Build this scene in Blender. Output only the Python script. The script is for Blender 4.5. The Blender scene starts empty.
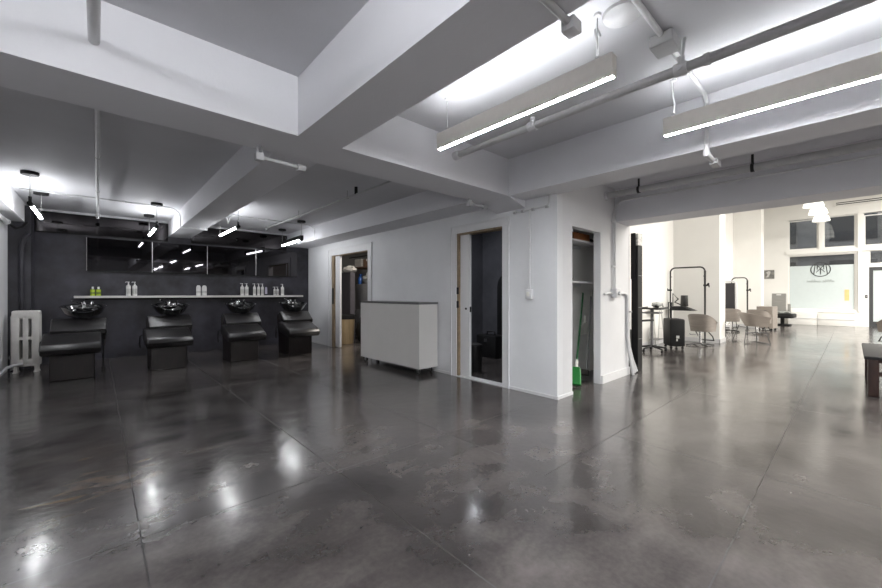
import bpy, bmesh, math, random
from mathutils import Vector, Matrix
random.seed(7)
PI = math.pi
sc = bpy.context.scene
C = sc.collection

# ------------------------------------------------------------------ camera, world, large lights, exposure
cam_d = bpy.data.cameras.new('camera'); cam = bpy.data.objects.new('camera', cam_d); C.objects.link(cam)
cam.location = (0, 0, 1.22); cam.rotation_euler = (PI/2, 0, -math.radians(42.4))
cam_d.sensor_width = 36; cam_d.lens = 36*376/882; cam_d.clip_start = 0.02; cam_d.shift_y = -0.5/882
sc.camera = cam
w = bpy.data.worlds.new('dusk'); sc.world = w; w.use_nodes = True
bg = w.node_tree.nodes['Background']; bg.inputs[0].default_value = (0.74, 0.76, 0.80, 1); bg.inputs[1].default_value = 1.6
sc.view_settings.view_transform = 'Standard'; sc.view_settings.look = 'None'
sc.view_settings.gamma = 1; sc.view_settings.use_curve_mapping = False
sc.view_settings.exposure = 0.66

def area(name, loc, sx, sy, power, col=(1, 1, 1), rot=(0, 0, 0)):
    d = bpy.data.lights.new(name, 'AREA'); d.shape = 'RECTANGLE'; d.size = sx; d.size_y = sy; d.energy = power; d.color = col
    o = bpy.data.objects.new(name, d); C.objects.link(o); o.location = loc; o.rotation_euler = rot
    return o
WARM = (1.0, 0.965, 0.90)
area('salon_light', (9.4, -3.4, 4.9), 5.0, 2.4, 600, WARM)
area('salon_light', (15.6, -3.4, 4.9), 6.0, 2.4, 740, WARM)
area('back_room_light', (4.85, 7.0, 2.6), 0.6, 0.6, 38, (1, .93, .85))
area('store_room_light', (4.7, 4.6, 2.6), 0.4, 0.4, 14, (.9, .93, 1))

STRIP_DOWN, STRIP_UP, TUBE = 180.0, 24.0, 36.0

# ------------------------------------------------------------------ materials
def mat(name, col, rough=0.5, metal=0.0, noise=0.0, nscale=8.0, bump=0.0, bscale=40.0, emit=None, estr=0.0, spec=0.5, coat=0.0, stretch=None):
    m = bpy.data.materials.new(name); m.use_nodes = True
    nt = m.node_tree; b = nt.nodes['Principled BSDF']
    b.inputs['Base Color'].default_value = (*col, 1); b.inputs['Roughness'].default_value = rough; b.inputs['Metallic'].default_value = metal
    b.inputs['Specular IOR Level'].default_value = spec; b.inputs['Coat Weight'].default_value = coat
    if emit:
        b.inputs['Emission Color'].default_value = (*emit, 1); b.inputs['Emission Strength'].default_value = estr
    if noise or bump:
        tc = nt.nodes.new('ShaderNodeTexCoord'); mp = nt.nodes.new('ShaderNodeMapping')
        nt.links.new(tc.outputs['Object'], mp.inputs[0])
        if stretch: mp.inputs['Scale'].default_value = stretch
    if noise:
        n = nt.nodes.new('ShaderNodeTexNoise'); n.inputs['Scale'].default_value = nscale; n.inputs['Detail'].default_value = 6; n.inputs['Roughness'].default_value = .6
        nt.links.new(mp.outputs[0], n.inputs['Vector'])
        r = nt.nodes.new('ShaderNodeValToRGB')
        r.color_ramp.elements[0].position = .3; r.color_ramp.elements[1].position = .7
        r.color_ramp.elements[0].color = (*[c*(1-noise) for c in col], 1); r.color_ramp.elements[1].color = (*[min(1, c*(1+noise)) for c in col], 1)
        nt.links.new(n.outputs[0], r.inputs[0]); nt.links.new(r.outputs[0], b.inputs['Base Color'])
    if bump:
        n2 = nt.nodes.new('ShaderNodeTexNoise'); n2.inputs['Scale'].default_value = bscale; n2.inputs['Detail'].default_value = 4
        nt.links.new(mp.outputs[0], n2.inputs['Vector'])
        bp = nt.nodes.new('ShaderNodeBump'); bp.inputs['Strength'].default_value = bump; bp.inputs['Distance'].default_value = .01
        nt.links.new(n2.outputs[0], bp.inputs['Height']); nt.links.new(bp.outputs[0], b.inputs['Normal'])
    return m

M = {}
M['paint'] = mat('white_wall_paint', (.66, .66, .675), .55, noise=.03, nscale=2.5, bump=.08, bscale=60)
M['paint_door_wall'] = mat('grey_white_wall_paint', (.70, .705, .72), .5, noise=.05, nscale=1.5, bump=.08, bscale=60)
M['ceil'] = mat('ceiling_paint', (.56, .56, .585), .65, noise=.03, nscale=2, bump=.1, bscale=40)
M['beam'] = mat('beam_paint', (.66, .66, .69), .6, noise=.03, nscale=1.6, bump=.1, bscale=50)
M['salon_paint'] = mat('salon_white_paint', (.80, .79, .76), .6, noise=.02, nscale=2)
M['plaster'] = mat('black_mottled_plaster', (.027, .0255, .034), .5, noise=.8, nscale=2.6, bump=.25, bscale=9)
M['trim'] = mat('white_trim', (.66, .66, .67), .4, noise=.02)
M['wood_edge'] = mat('bare_wood_edge', (.25, .185, .115), .55, noise=.2, nscale=20)
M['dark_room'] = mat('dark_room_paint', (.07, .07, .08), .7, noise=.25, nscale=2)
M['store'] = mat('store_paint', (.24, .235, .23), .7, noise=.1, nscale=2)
M['mirror'] = mat('dark_tinted_mirror', (.05, .048, .052), .03, metal=1.0)
M['gloss_black'] = mat('gloss_black_panel', (.06, .056, .058), .06, metal=1.0)
M['leather'] = mat('black_leather', (.012, .011, .0115), .3, bump=.12, bscale=120, noise=.2, nscale=10)
M['dkwood'] = mat('espresso_wood', (.010, .0062, .006), .36, noise=.35, nscale=4, stretch=(8, 8, 1), spec=.35)
M['gloss_bowl'] = mat('black_glazed_bowl', (.008, .008, .009), .07, coat=.6)
M['chrome'] = mat('chrome', (.78, .78, .78), .14, metal=1)
M['steel'] = mat('brushed_steel', (.42, .42, .43), .35, metal=1, noise=.08, nscale=30)
M['shelf'] = mat('pale_shelf', (.62, .60, .57), .35, noise=.04)
M['radiator'] = mat('radiator_enamel', (.62, .60, .575), .4, noise=.06, nscale=8, bump=.1, bscale=30)
M['pipe'] = mat('painted_pipe', (.60, .60, .61), .42, noise=.05, nscale=9)
M['pipe_mid'] = mat('painted_pale_grey_pipe', (.42, .42, .43), .45, noise=.05, nscale=9)
M['pipe_grey'] = mat('painted_grey_pipe', (.43, .43, .435), .42, noise=.06, nscale=9)
M['black'] = mat('matte_black', (.009, .009, .0095), .55, noise=.1, spec=.3)
M['black_soft'] = mat('black_plastic', (.010, .010, .0105), .5, noise=.1, spec=.25)
M['fixture'] = mat('warm_grey_aluminium', (.78, .745, .69), .5, metal=0.0, noise=.03, nscale=20)
M['cord'] = mat('clear_grey_cord', (.3, .3, .3), .4, noise=.05)
M['led'] = mat('led_diffuser', (.9, .9, .9), .4, emit=(.965, .985, 1), estr=STRIP_DOWN)
M['led_up'] = mat('led_uplight', (.9, .9, .9), .4, emit=(.965, .985, 1), estr=STRIP_UP)
M['tube'] = mat('led_tube', (.9, .9, .9), .4, emit=(.97, .985, 1), estr=TUBE)
M['fill_tube_glow'] = mat('fill_led_tube', (.9, .9, .9), .4, emit=(.97, .985, 1), estr=140)  # glow of the added fill tube over the camera
M['opal'] = mat('opal_shade', (.9, .9, .88), .3, emit=(1, .96, .86), estr=.7)
M['cabinet'] = mat('white_laminate', (.60, .585, .565), .35, noise=.02, nscale=3)
M['slate_top'] = mat('dark_grey_worktop', (.13, .13, .13), .3, noise=.1, nscale=10)
M['rubber'] = mat('rubber', (.03, .03, .03), .6, noise=.1)
M['gold'] = mat('brassy_metal_bin', (.52, .40, .24), .32, metal=.7, noise=.15, nscale=5, stretch=(6, 6, .5))
M['fridge'] = mat('grey_fridge_steel', (.30, .30, .31), .35, metal=.5, noise=.04)
M['locker'] = mat('dark_grey_locker', (.07, .065, .075), .5, noise=.15)
M['cloth_white'] = mat('white_cloth', (.70, .68, .64), .9, noise=.15, nscale=14, bump=.5, bscale=20)
M['cloth_brown'] = mat('brown_cardboard', (.20, .12, .075), .8, noise=.3, nscale=8)
M['blue'] = mat('blue_plastic', (.02, .08, .28), .3, noise=.1)
M['bag'] = mat('crinkled_clear_bag', (.33, .34, .33), .35, noise=.4, nscale=18, bump=.6, bscale=25)
M['green'] = mat('green_plastic', (.008, .19, .028), .4, noise=.15, nscale=40)
M['green_dark'] = mat('green_broom_handle', (.01, .10, .03), .35, noise=.1)
M['ivory'] = mat('ivory_plastic', (.74, .73, .68), .4, noise=.04)
M['grey_pole'] = mat('grey_metal_pole', (.25, .25, .26), .35, metal=.5, noise=.05)
M['bristle'] = mat('dark_bristles', (.035, .028, .024), .8, noise=.5, nscale=60, bump=.6, bscale=90)
M['orange'] = mat('orange_brown_box', (.26, .085, .02), .5, noise=.25)
M['bottle_w'] = mat('white_bottle_plastic', (.72, .71, .70), .3, noise=.03)
M['bottle_g'] = mat('lime_liquid_bottle', (.38, .50, .05), .2, noise=.12, nscale=9)
M['lab'] = mat('pale_label', (.50, .50, .48), .5, noise=.1, nscale=30)
M['lab_g'] = mat('olive_label', (.16, .22, .02), .5, noise=.1, nscale=30)
M['lilac'] = mat('lilac_tube', (.42, .40, .52), .3, noise=.05)
M['taupe'] = mat('taupe_vinyl', (.27, .235, .205), .5, noise=.06, nscale=5, stretch=(1, 1, 7))
M['taupe_wood'] = mat('taupe_wood_veneer', (.25, .22, .195), .5, noise=.14, nscale=4, stretch=(1, 1, 9))
M['wire'] = mat('dark_wire', (.10, .10, .10), .35, metal=.6, noise=.05)
M['white_wire'] = mat('white_wire', (.62, .62, .60), .4, noise=.03)
M['silver_pat'] = mat('silver_patterned_cap', (.50, .49, .47), .35, metal=.4, noise=.55, nscale=28)
M['frame_blk'] = mat('black_tube_frame', (.035, .034, .033), .35, metal=.4, noise=.1)
M['grey_seat'] = mat('grey_vinyl', (.14, .14, .145), .5, noise=.1)
M['recl'] = mat('grey_slatted_back', (.27, .265, .25), .55, noise=.12, nscale=4, stretch=(1, 1, 14))
M['redwood'] = mat('reddish_brown_wood', (.042, .018, .013), .3, noise=.4, nscale=4, stretch=(5, 5, 1), coat=.2)
M['bench_top'] = mat('dark_grey_bench_pad', (.03, .029, .030), .6, noise=.1, spec=.25)
M['bulb'] = mat('bright_bulb', (.9, .9, .88), .3, emit=(1, .95, .85), estr=60)
M['decal'] = mat('dark_window_decal', (.03, .033, .035), .5, noise=.05)
M['decal_grey'] = mat('faint_grey_lettering', (.36, .37, .36), .6, noise=.05)
M['orange_note'] = mat('pale_orange_note', (.85, .56, .24), .6, noise=.08)
M['art'] = mat('grey_print', (.20, .195, .18), .5, noise=.6, nscale=9)
M['art_light'] = mat('pale_print_figure', (.50, .49, .47), .5, noise=.2, nscale=20)
M['frost'] = mat('frosted_window_film', (.60, .665, .67), .35, noise=.02)
M['door_blk'] = mat('dark_metal_door_frame', (.045, .047, .05), .4, noise=.1)
M['facade'] = mat('grey_masonry', (.28, .27, .26), .8, noise=.25, nscale=2)
M['facade_win'] = mat('dark_street_window', (.03, .033, .038), .1, noise=.2, nscale=.6)
M['lit_win'] = mat('lit_street_lamp', (.9, .85, .7), .4, emit=(1, .93, .78), estr=6)
M['asphalt'] = mat('asphalt', (.06, .06, .062), .8, noise=.3, nscale=6)

# window glass: half see-through, half mirror, with no tint of its own
def glass():
    m = bpy.data.materials.new('window_glass'); m.use_nodes = True; nt = m.node_tree
    for n in list(nt.nodes): nt.nodes.remove(n)
    o = nt.nodes.new('ShaderNodeOutputMaterial'); mx = nt.nodes.new('ShaderNodeMixShader')
    t = nt.nodes.new('ShaderNodeBsdfTransparent'); t.inputs[0].default_value = (.62, .64, .65, 1)
    g = nt.nodes.new('ShaderNodeBsdfGlossy'); g.inputs['Roughness'].default_value = .01; g.inputs['Color'].default_value = (.9, .9, .9, 1)
    fr = nt.nodes.new('ShaderNodeFresnel'); fr.inputs[0].default_value = 1.7
    nt.links.new(fr.outputs[0], mx.inputs[0]); nt.links.new(t.outputs[0], mx.inputs[1]); nt.links.new(g.outputs[0], mx.inputs[2]); nt.links.new(mx.outputs[0], o.inputs[0])
    return m
M['glass'] = glass()

# polished concrete with saw-cut joints
def concrete():
    m = bpy.data.materials.new('polished_concrete'); m.use_nodes = True; nt = m.node_tree; N = nt.nodes; L = nt.links
    b = N['Principled BSDF']
    geo = N.new('ShaderNodeNewGeometry'); sep = N.new('ShaderNodeSeparateXYZ'); L.new(geo.outputs['Position'], sep.inputs[0])
    def math_(op, a, b_=None, clamp=False):
        n = N.new('ShaderNodeMath'); n.operation = op; n.use_clamp = clamp
        for i, v in enumerate((a, b_)):
            if v is None: continue
            if isinstance(v, (int, float)): n.inputs[i].default_value = v
            else: L.new(v, n.inputs[i])
        return n.outputs[0]
    def noise(scale, det, rough, dist=0, stretch=None, off=0):
        n = N.new('ShaderNodeTexNoise'); n.inputs['Scale'].default_value = scale; n.inputs['Detail'].default_value = det
        n.inputs['Roughness'].default_value = rough; n.inputs['Distortion'].default_value = dist
        mp = N.new('ShaderNodeMapping'); mp.inputs['Location'].default_value = (off, off*.7, 0)
        if stretch: mp.inputs['Rotation'].default_value = (0, 0, stretch[0]); mp.inputs['Scale'].default_value = stretch[1]
        L.new(geo.outputs['Position'], mp.inputs[0]); L.new(mp.outputs[0], n.inputs['Vector'])
        return n.outputs[0]
    n1 = noise(.8, 2.5, .5, .5); n2 = noise(2.4, 2.5, .5, .4, (.6, (1, 1.6, 1)), 3); n3 = noise(34, 3, .6)
    v = math_('ADD', math_('MULTIPLY', n1, .55), math_('ADD', math_('MULTIPLY', n2, .33), math_('MULTIPLY', n3, .12)))
    r = N.new('ShaderNodeValToRGB'); cr = r.color_ramp
    cr.interpolation = 'B_SPLINE'; cr.elements[0].position = .36; cr.elements[0].color = (.026, .0230, .0230, 1)
    cr.elements[1].position = .66; cr.elements[1].color = (.150, .134, .128, 1)
    e = cr.elements.new(.5); e.color = (.068, .0605, .0585, 1)
    L.new(v, r.inputs[0])
    # a tan stain near the first chair
    st = noise(2.2, 6, .65, 1.0, (-.55, (1, 4, 1)), 9)
    dx = math_('SUBTRACT', sep.outputs[0], -.05); dy = math_('SUBTRACT', sep.outputs[1], 3.6)
    d2 = math_('ADD', math_('MULTIPLY', math_('MULTIPLY', dx, dx), 4), math_('MULTIPLY', math_('MULTIPLY', dy, dy), 1.4))
    near = math_('SUBTRACT', 1, d2, True)
    sm = math_('MULTIPLY', math_('MULTIPLY', math_('SUBTRACT', st, .5), 5, True), near, True)
    mix = N.new('ShaderNodeMix'); mix.data_type = 'RGBA'; L.new(sm, mix.inputs['Factor']); L.new(r.outputs[0], mix.inputs['A']); mix.inputs['B'].default_value = (.20, .145, .095, 1)
    # joints: (axis, position, from, to)
    J = [('x', .16, 1.0, 9.4), ('x', 1.22, .3, 9.4), ('x', 2.25, 1.8, 9.4), ('x', 3.28, -1.5, 1.4), ('x', 5.45, -1.5, 2.2), ('x', 9.6, -6, 3), ('x', 13.5, -6, 3),
         ('y', 2.39, -1.15, 3.3), ('y', 1.39, 2.2, 6.2), ('y', .40, 1.7, 20.6), ('y', 5.6, -1.15, 3.8)]
    tot = None
    wob = math_('MULTIPLY', math_('SUBTRACT', noise(6, 3, .6), .5), .012)
    for ax, p, a, b_ in J:
        u = sep.outputs[0] if ax == 'x' else sep.outputs[1]; t = sep.outputs[1] if ax == 'x' else sep.outputs[0]
        dist = math_('ABSOLUTE', math_('ADD', math_('SUBTRACT', u, p), wob))
        ln = math_('LESS_THAN', dist, .0035)
        ln = math_('MULTIPLY', ln, math_('MULTIPLY', math_('GREATER_THAN', t, a), math_('LESS_THAN', t, b_)))
        tot = ln if tot is None else math_('MAXIMUM', tot, ln)
    jm = N.new('ShaderNodeMix'); jm.data_type = 'RGBA'; L.new(math_('MULTIPLY', tot, .75), jm.inputs['Factor']); L.new(mix.outputs['Result'], jm.inputs['A']); jm.inputs['B'].default_value = (.012, .011, .011, 1)
    L.new(jm.outputs['Result'], b.inputs['Base Color'])
    rr = N.new('ShaderNodeMapRange'); rr.inputs['From Min'].default_value = .3; rr.inputs['From Max'].default_value = .7; rr.inputs['To Min'].default_value = .16; rr.inputs['To Max'].default_value = .24
    L.new(n2, rr.inputs['Value']); L.new(math_('ADD', rr.outputs[0], math_('MULTIPLY', tot, .4)), b.inputs['Roughness'])
    b.inputs['Specular IOR Level'].default_value = .65; b.inputs['Coat Weight'].default_value = .3; b.inputs['Coat Roughness'].default_value = .12
    bp = N.new('ShaderNodeBump'); bp.inputs['Strength'].default_value = .12; bp.inputs['Distance'].default_value = .02
    L.new(noise(9, 3, .5), bp.inputs['Height']); L.new(bp.outputs[0], b.inputs['Normal'])
    return m
M['floor'] = concrete()

# ------------------------------------------------------------------ mesh helpers
class MB:
    def __init__(s): s.bm = bmesh.new()
    def _merge(s, b):
        me = bpy.data.meshes.new('tmp'); b.to_mesh(me); b.free(); s.bm.from_mesh(me); bpy.data.meshes.remove(me); return s
    def box(s, x0, x1, y0, y1, z0, z1, bev=0, seg=2, mtx=None):
        b = bmesh.new(); bmesh.ops.create_cube(b, size=1)
        for v in b.verts: v.co = Vector(((x0+x1)/2+v.co.x*(x1-x0), (y0+y1)/2+v.co.y*(y1-y0), (z0+z1)/2+v.co.z*(z1-z0)))
        if bev: bmesh.ops.bevel(b, geom=list(b.edges), offset=bev, segments=seg, profile=.5, affect='EDGES')
        if mtx is not None: bmesh.ops.transform(b, matrix=mtx, verts=b.verts)
        return s._merge(b)
    def tube(s, pts, r, seg=10, caps=True, closed=False):
        pts = [Vector(p) for p in pts]; b = bmesh.new(); rings = []; n = len(pts)
        rr = r if isinstance(r, (list, tuple)) else [r]*n
        prev = None
        for i, p in enumerate(pts):
            if closed: t = (pts[(i+1) % n]-pts[i-1]).normalized()
            elif i == 0: t = (pts[1]-p).normalized()
            elif i == n-1: t = (p-pts[-2]).normalized()
            else:
                t = ((p-pts[i-1]).normalized()+(pts[i+1]-p).normalized())
                t = t.normalized() if t.length > 1e-6 else (pts[i+1]-p).normalized()
            if prev is None:
                up = Vector((0, 0, 1)) if abs(t.z) < .9 else Vector((1, 0, 0))
                x = t.cross(up).normalized()
            else:
                x = (prev-t*prev.dot(t)); x = x.normalized() if x.length > 1e-6 else t.orthogonal().normalized()
            prev = x; y = t.cross(x)
            k = 1.0
            if not closed and 0 < i < n-1:
                c = max(.5, math.sqrt(max(.1, (1+(p-pts[i-1]).normalized().dot((pts[i+1]-p).normalized()))/2))); k = 1/c
            rings.append([b.verts.new(p+(x*math.cos(a)+y*math.sin(a))*rr[i]*(k if k < 1.3 else 1.3)) for a in [2*PI*j/seg for j in range(seg)]])
        m = n if closed else n-1
        for i in range(m):
            A, B = rings[i], rings[(i+1) % n]
            for j in range(seg): b.faces.new((A[j], A[(j+1) % seg], B[(j+1) % seg], B[j]))
        if caps and not closed:
            b.faces.new(list(reversed(rings[0]))); b.faces.new(rings[-1])
        bmesh.ops.recalc_face_normals(b, faces=b.faces)
        return s._merge(b)
    def lathe(s, prof, c=(0, 0, 0), seg=24, axis='z', sx=1, sy=1):
        b = bmesh.new(); rings = []
        for r, z in prof:
            if r < 1e-5: rings.append([b.verts.new((0, 0, z))])
            else: rings.append([b.verts.new((r*math.cos(2*PI*j/seg)*sx, r*math.sin(2*PI*j/seg)*sy, z)) for j in range(seg)])
        for A, B in zip(rings, rings[1:]):
            for j in range(seg):
                k = (j+1) % seg
                f = [A[0]] if len(A) == 1 else [A[j], A[k]]
                f += [B[0]] if len(B) == 1 else [B[k], B[j]]
                if len(f) > 2: b.faces.new(f)
        if len(rings[0]) > 1: b.faces.new(list(reversed(rings[0])))
        if len(rings[-1]) > 1: b.faces.new(rings[-1])
        if axis == 'x': bmesh.ops.transform(b, matrix=Matrix.Rotation(PI/2, 4, 'Y'), verts=b.verts)
        if axis == 'y': bmesh.ops.transform(b, matrix=Matrix.Rotation(-PI/2, 4, 'X'), verts=b.verts)
        bmesh.ops.translate(b, vec=Vector(c), verts=b.verts)
        bmesh.ops.recalc_face_normals(b, faces=b.faces)
        return s._merge(b)
    def prism(s, poly, axis, a0, a1, bev=0, seg=2, mtx=None):
        # poly: 2D points in the two other axes (in xyz order), extruded along axis
        b = bmesh.new()
        def P(p, t):
            return {'x': (t, p[0], p[1]), 'y': (p[0], t, p[1]), 'z': (p[0], p[1], t)}[axis]
        A = [b.verts.new(P(p, a0)) for p in poly]; B = [b.verts.new(P(p, a1)) for p in poly]
        n = len(poly); fa = b.faces.new(A); fb = b.faces.new(list(reversed(B)))
        for i in range(n): b.faces.new((A[i], B[i], B[(i+1) % n], A[(i+1) % n]))
        bmesh.ops.recalc_face_normals(b, faces=b.faces)
        if bev:
            eds = [e for e in b.edges if any(len(f.verts) == n and n != 4 or f in (fa, fb) for f in e.link_faces)]
            bmesh.ops.bevel(b, geom=eds, offset=bev, segments=seg, profile=.5, affect='EDGES')
        if mtx is not None: bmesh.ops.transform(b, matrix=mtx, verts=b.verts)
        return s._merge(b)
    def blob(s, c, rx, ry, rz, amp=.15, sub=3, seed=0):
        b = bmesh.new(); bmesh.ops.create_icosphere(b, subdivisions=sub, radius=1)
        from mathutils import noise as nz
        for v in b.verts:
            k = 1+amp*nz.noise(v.co*2.3+Vector((seed*3.1, seed, 0)))*2
            v.co = Vector((c[0]+v.co.x*rx*k, c[1]+v.co.y*ry*k, max(c[2]-rz, c[2]+v.co.z*rz*k)))
        return s._merge(b)
    def quadpts(s, pts):
        b = bmesh.new(); b.faces.new([b.verts.new(p) for p in pts]); return s._merge(b)
    def build(s, name, m, parent=None, smooth=True, ang=40):
        me = bpy.data.meshes.new(name); s.bm.to_mesh(me); s.bm.free()
        o = bpy.data.objects.new(name, me); C.objects.link(o); me.materials.append(M[m])
        if smooth:
            for p in me.polygons: p.use_smooth = True
            try: me.set_sharp_from_angle(angle=math.radians(ang))
            except Exception: pass
        if parent: o.parent = parent
        return o
def tag(o, label, cat, group=None):
    o['label'] = label; o['category'] = cat
    if group: o['group'] = group
    return o
def thing(name, label, cat, loc=(0, 0, 0), rz=0, group=None):
    o = bpy.data.objects.new(name, None); C.objects.link(o); o.location = loc; o.rotation_euler = (0, 0, rz); o.empty_display_size = .1
    return tag(o, label, cat, group)
def struct(o): o['kind'] = 'structure'; return o
def kids(o): return [c for c in bpy.data.objects if c.parent is o]
def dup(root, loc, rz, label, group=None):
    def cp(o, par):
        c = o.copy(); C.objects.link(c)
        if par: c.parent = par
        for k in kids(o): cp(k, c)
        return c
    r = cp(root, None); r.location = loc; r.rotation_euler = (0, 0, rz); r['label'] = label
    if group: r['group'] = group
    return r
def arc(c, r, a0, a1, n, plane='yz', x=0):
    out = []
    for i in range(n+1):
        a = math.radians(a0+(a1-a0)*i/n); p, q = c[0]+r*math.cos(a), c[1]+r*math.sin(a)
        out.append({'yz': (x, p, q), 'xz': (p, x, q), 'xy': (p, q, x)}[plane])
    return out

# ------------------------------------------------------------------ setting
def S(name, m, *boxes):
    mb = MB()
    for b in boxes: mb.box(*b)
    return struct(mb.build(name, m, smooth=False))
CZ, BZ, BEAM = 2.80, 2.68, 2.37       # main ceiling, back ceiling, beam soffits
S('floor', 'floor', (-1.3, 21.0, -8.2, 10.2, -.12, 0))
S('ceiling', 'ceil', (-1.3, 5.94, -5.2, 3.19, CZ, CZ+.12))
S('ceiling_back', 'ceil', (-1.3, 4.05, 3.19, 9.5, BZ, BZ+.12))
S('ceiling_salon', 'salon_paint', (5.5, 21.0, -8.2, 3.4, 5.2, 5.3))
# main cross beam with a haunch where it meets the corner column
mb = MB().box(-1.2, 4.3, 2.73, 3.19, BEAM, CZ+.02)
mb.prism([(3.58, BEAM), (4.0, BEAM), (4.0, BEAM-.10), (3.93, BEAM-.10)], 'y', 2.73, 3.19)
struct(mb.build('cross_beam', 'beam', smooth=False))
S('ceiling_beam', 'beam', (1.08, 1.43, -5.1, 2.73, BEAM, CZ+.02))
S('ceiling_beam', 'beam', (1.06, 1.43, 3.19, 9.36, BEAM, BZ+.02))
S('ceiling_beam', 'beam', (3.57, 3.93, -5.1, 2.73, BEAM, CZ+.02))
S('ceiling_beam', 'beam', (3.45, 4.0, 3.19, 9.4, BEAM, BZ+.02))
S('ceiling_beam', 'paint', (-1.16, -.87, 3.19, 9.15, BEAM, BZ+.02))
S('wall_left', 'paint', (-1.3, -1.05, -5.2, 9.0, 0, CZ))
S('wall_back', 'plaster', (-1.3, 4.12, 9.4, 9.55, 0, 2.64), (-1.3, -.80, 9.0, 9.4, 0, 2.64))
S('trim_1', 'paint', (-1.3, 4.0, 9.385, 9.55, 2.642, BZ+.02))
S('wall_rear', 'paint', (-1.3, 6.0, -5.3, -5.15, 0, CZ))
# the door wall, slightly out of square
def wx(y): return 3.90+.012*(y-2.29)
D2 = (3.08, 3.94); D1 = (6.455, 8.05)
mb = MB(); TH = .12
def wseg(mb, y0, y1, z0, z1, a=0, b=TH):
    mb.prism([(wx(y0)+a, y0), (wx(y0)+b, y0), (wx(y1)+b, y1), (wx(y1)+a, y1)], 'z', z0, z1)
wseg(mb, 2.29, D2[0], 0, 2.62); wseg(mb, *D2, 2.10, 2.62); wseg(mb, D2[1], D1[0], 0, 2.62); wseg(mb, *D1, 2.08, 2.62); wseg(mb, D1[1], 9.4, 0, 2.62)
struct(mb.build('wall_right', 'paint_door_wall', smooth=False))
# closet wall with its opening and the wall end, closet shell
S('wall_closet', 'paint', (4.02, 4.245, 2.29, 2.385, 0, 2.82), (5.0, 5.94, 2.29, 2.385, 0, 2.82), (4.245, 5.0, 2.29, 2.385, 2.04, 2.82))
S('wall_closet_inside', 'salon_paint', (4.03, 5.95, 2.80, 2.86, 0, 2.6), (4.03, 5.9, 2.385, 2.80, 2.3, 2.36))
S('wall_end', 'paint', (5.88, 5.94, 2.385, 3.3, 0, 2.82))
S('header_beam', 'beam', (5.45, 5.94, -8.2, 2.29, 2.24, 5.2), (5.45, 5.94, 2.29, 3.3, 2.82, 5.2))
S('baseboard_closet', 'trim', (5.02, 5.95, 2.272, 2.29, 0, .11), (5.94, 5.955, 2.272, 3.2, 0, .11))
mb = MB(); wseg(mb, 2.275, D2[0]-.1, 0, .035, -.012, 0); wseg(mb, D2[1]+.1, D1[0]-.15, 0, .035, -.012, 0); wseg(mb, D1[1]+.35, 9.38, 0, .035, -.012, 0)
mb.box(3.9, 4.245, 2.278, 2.29, 0, .035)
struct(mb.build('baseboard_right', 'trim', smooth=False))
# door casings
def casing(name, y0, y1, z, wd=.095):
    mb = MB()
    wseg(mb, y0-wd, y0, 0, z+wd, -.018, 0); wseg(mb, y1, y1+wd, 0, z+wd, -.018, 0); wseg(mb, y0, y1, z, z+wd, -.018, 0)
    wseg(mb, y0-wd-.015, y0-wd, 0, z+wd+.015, -.028, 0); wseg(mb, y1+wd, y1+wd+.015, 0, z+wd+.015, -.028, 0); wseg(mb, y0-wd, y1+wd, z+wd, z+wd+.015, -.028, 0)
    struct(mb.build(name, 'trim', smooth=False))
casing('trim_2', *D2, 2.10); casing('trim_3', D1[0], D1[1], 2.08, .13)
# bare timber jambs on the pocket side and at the head
mb = MB(); wseg(mb, D2[1]-.035, D2[1]-.002, 0, 2.10, -.004, .118); wseg(mb, D2[0], D2[1]-.035, 2.075, 2.10, -.004, .118)
wseg(mb, D1[1]-.10, D1[1]-.002, 0, 2.08, -.004, .118); wseg(mb, D1[0], D1[1]-.10, 2.065, 2.08, -.004, .118)
struct(mb.build('trim_4', 'wood_edge', smooth=False))
# pocket doors, pushed open
def pocket(name, y0, y1, z, lock):
    mb = MB(); wseg(mb, y0, y1, .012, z, .035, .08); d = struct(mb.build(name, 'trim', smooth=False))
    return d
d2 = pocket('door_2', 3.725, 4.0, 2.075, 1); d1 = pocket('door_1', 7.74, 8.15, 2.065, 0)
mb = MB()
for zz in (1.01, 1.21): mb.box(wx(3.9)-.022, wx(3.9)-.004, 3.90, 3.93, zz, zz+.1)
mb.build('door_pull', 'black', d2)
mb = MB().lathe([(.0, 0), (.016, 0), (.016, .01), (0, .01)], (wx(3.78)+.024, 3.785, 1.0), 16, 'x'); mb.box(wx(3.7)+.045, wx(3.7)+.07, 3.719, 3.7245, .95, 1.03); mb.build('door_lock', 'black', d2)
MB().box(wx(7.98)-.02, wx(7.98)-.004, 7.96, 8.01, .98, 1.34).build('door_pull', 'black', d1)
# rooms behind the doors
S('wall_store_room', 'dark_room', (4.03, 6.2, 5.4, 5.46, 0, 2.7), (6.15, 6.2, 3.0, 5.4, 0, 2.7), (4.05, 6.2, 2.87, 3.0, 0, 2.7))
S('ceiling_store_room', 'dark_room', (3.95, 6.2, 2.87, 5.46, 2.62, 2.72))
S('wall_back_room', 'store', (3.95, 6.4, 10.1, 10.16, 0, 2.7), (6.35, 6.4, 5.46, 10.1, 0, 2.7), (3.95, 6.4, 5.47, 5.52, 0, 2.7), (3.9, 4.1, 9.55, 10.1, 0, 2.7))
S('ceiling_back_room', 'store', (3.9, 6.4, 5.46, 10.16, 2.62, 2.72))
MB_arch = MB()
MB_arch.prism([(4.35, 0), (4.95, 0), (4.95, 1.35)]+[(4.65+.3*math.cos(math.radians(a)), 1.35+.3*math.sin(math.radians(a))) for a in range(15, 180, 15)]+[(4.35, 1.35)], 'x', 6.09, 6.145)
tag(MB_arch.build('arched_panel', 'black', smooth=False), 'black arched panel at the end of the dark room', 'panel')
MB().box(3.905, 4.03, D2[0], D2[1], 0.0, .012).build('trim_5', 'trim')['kind'] = 'structure'

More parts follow.
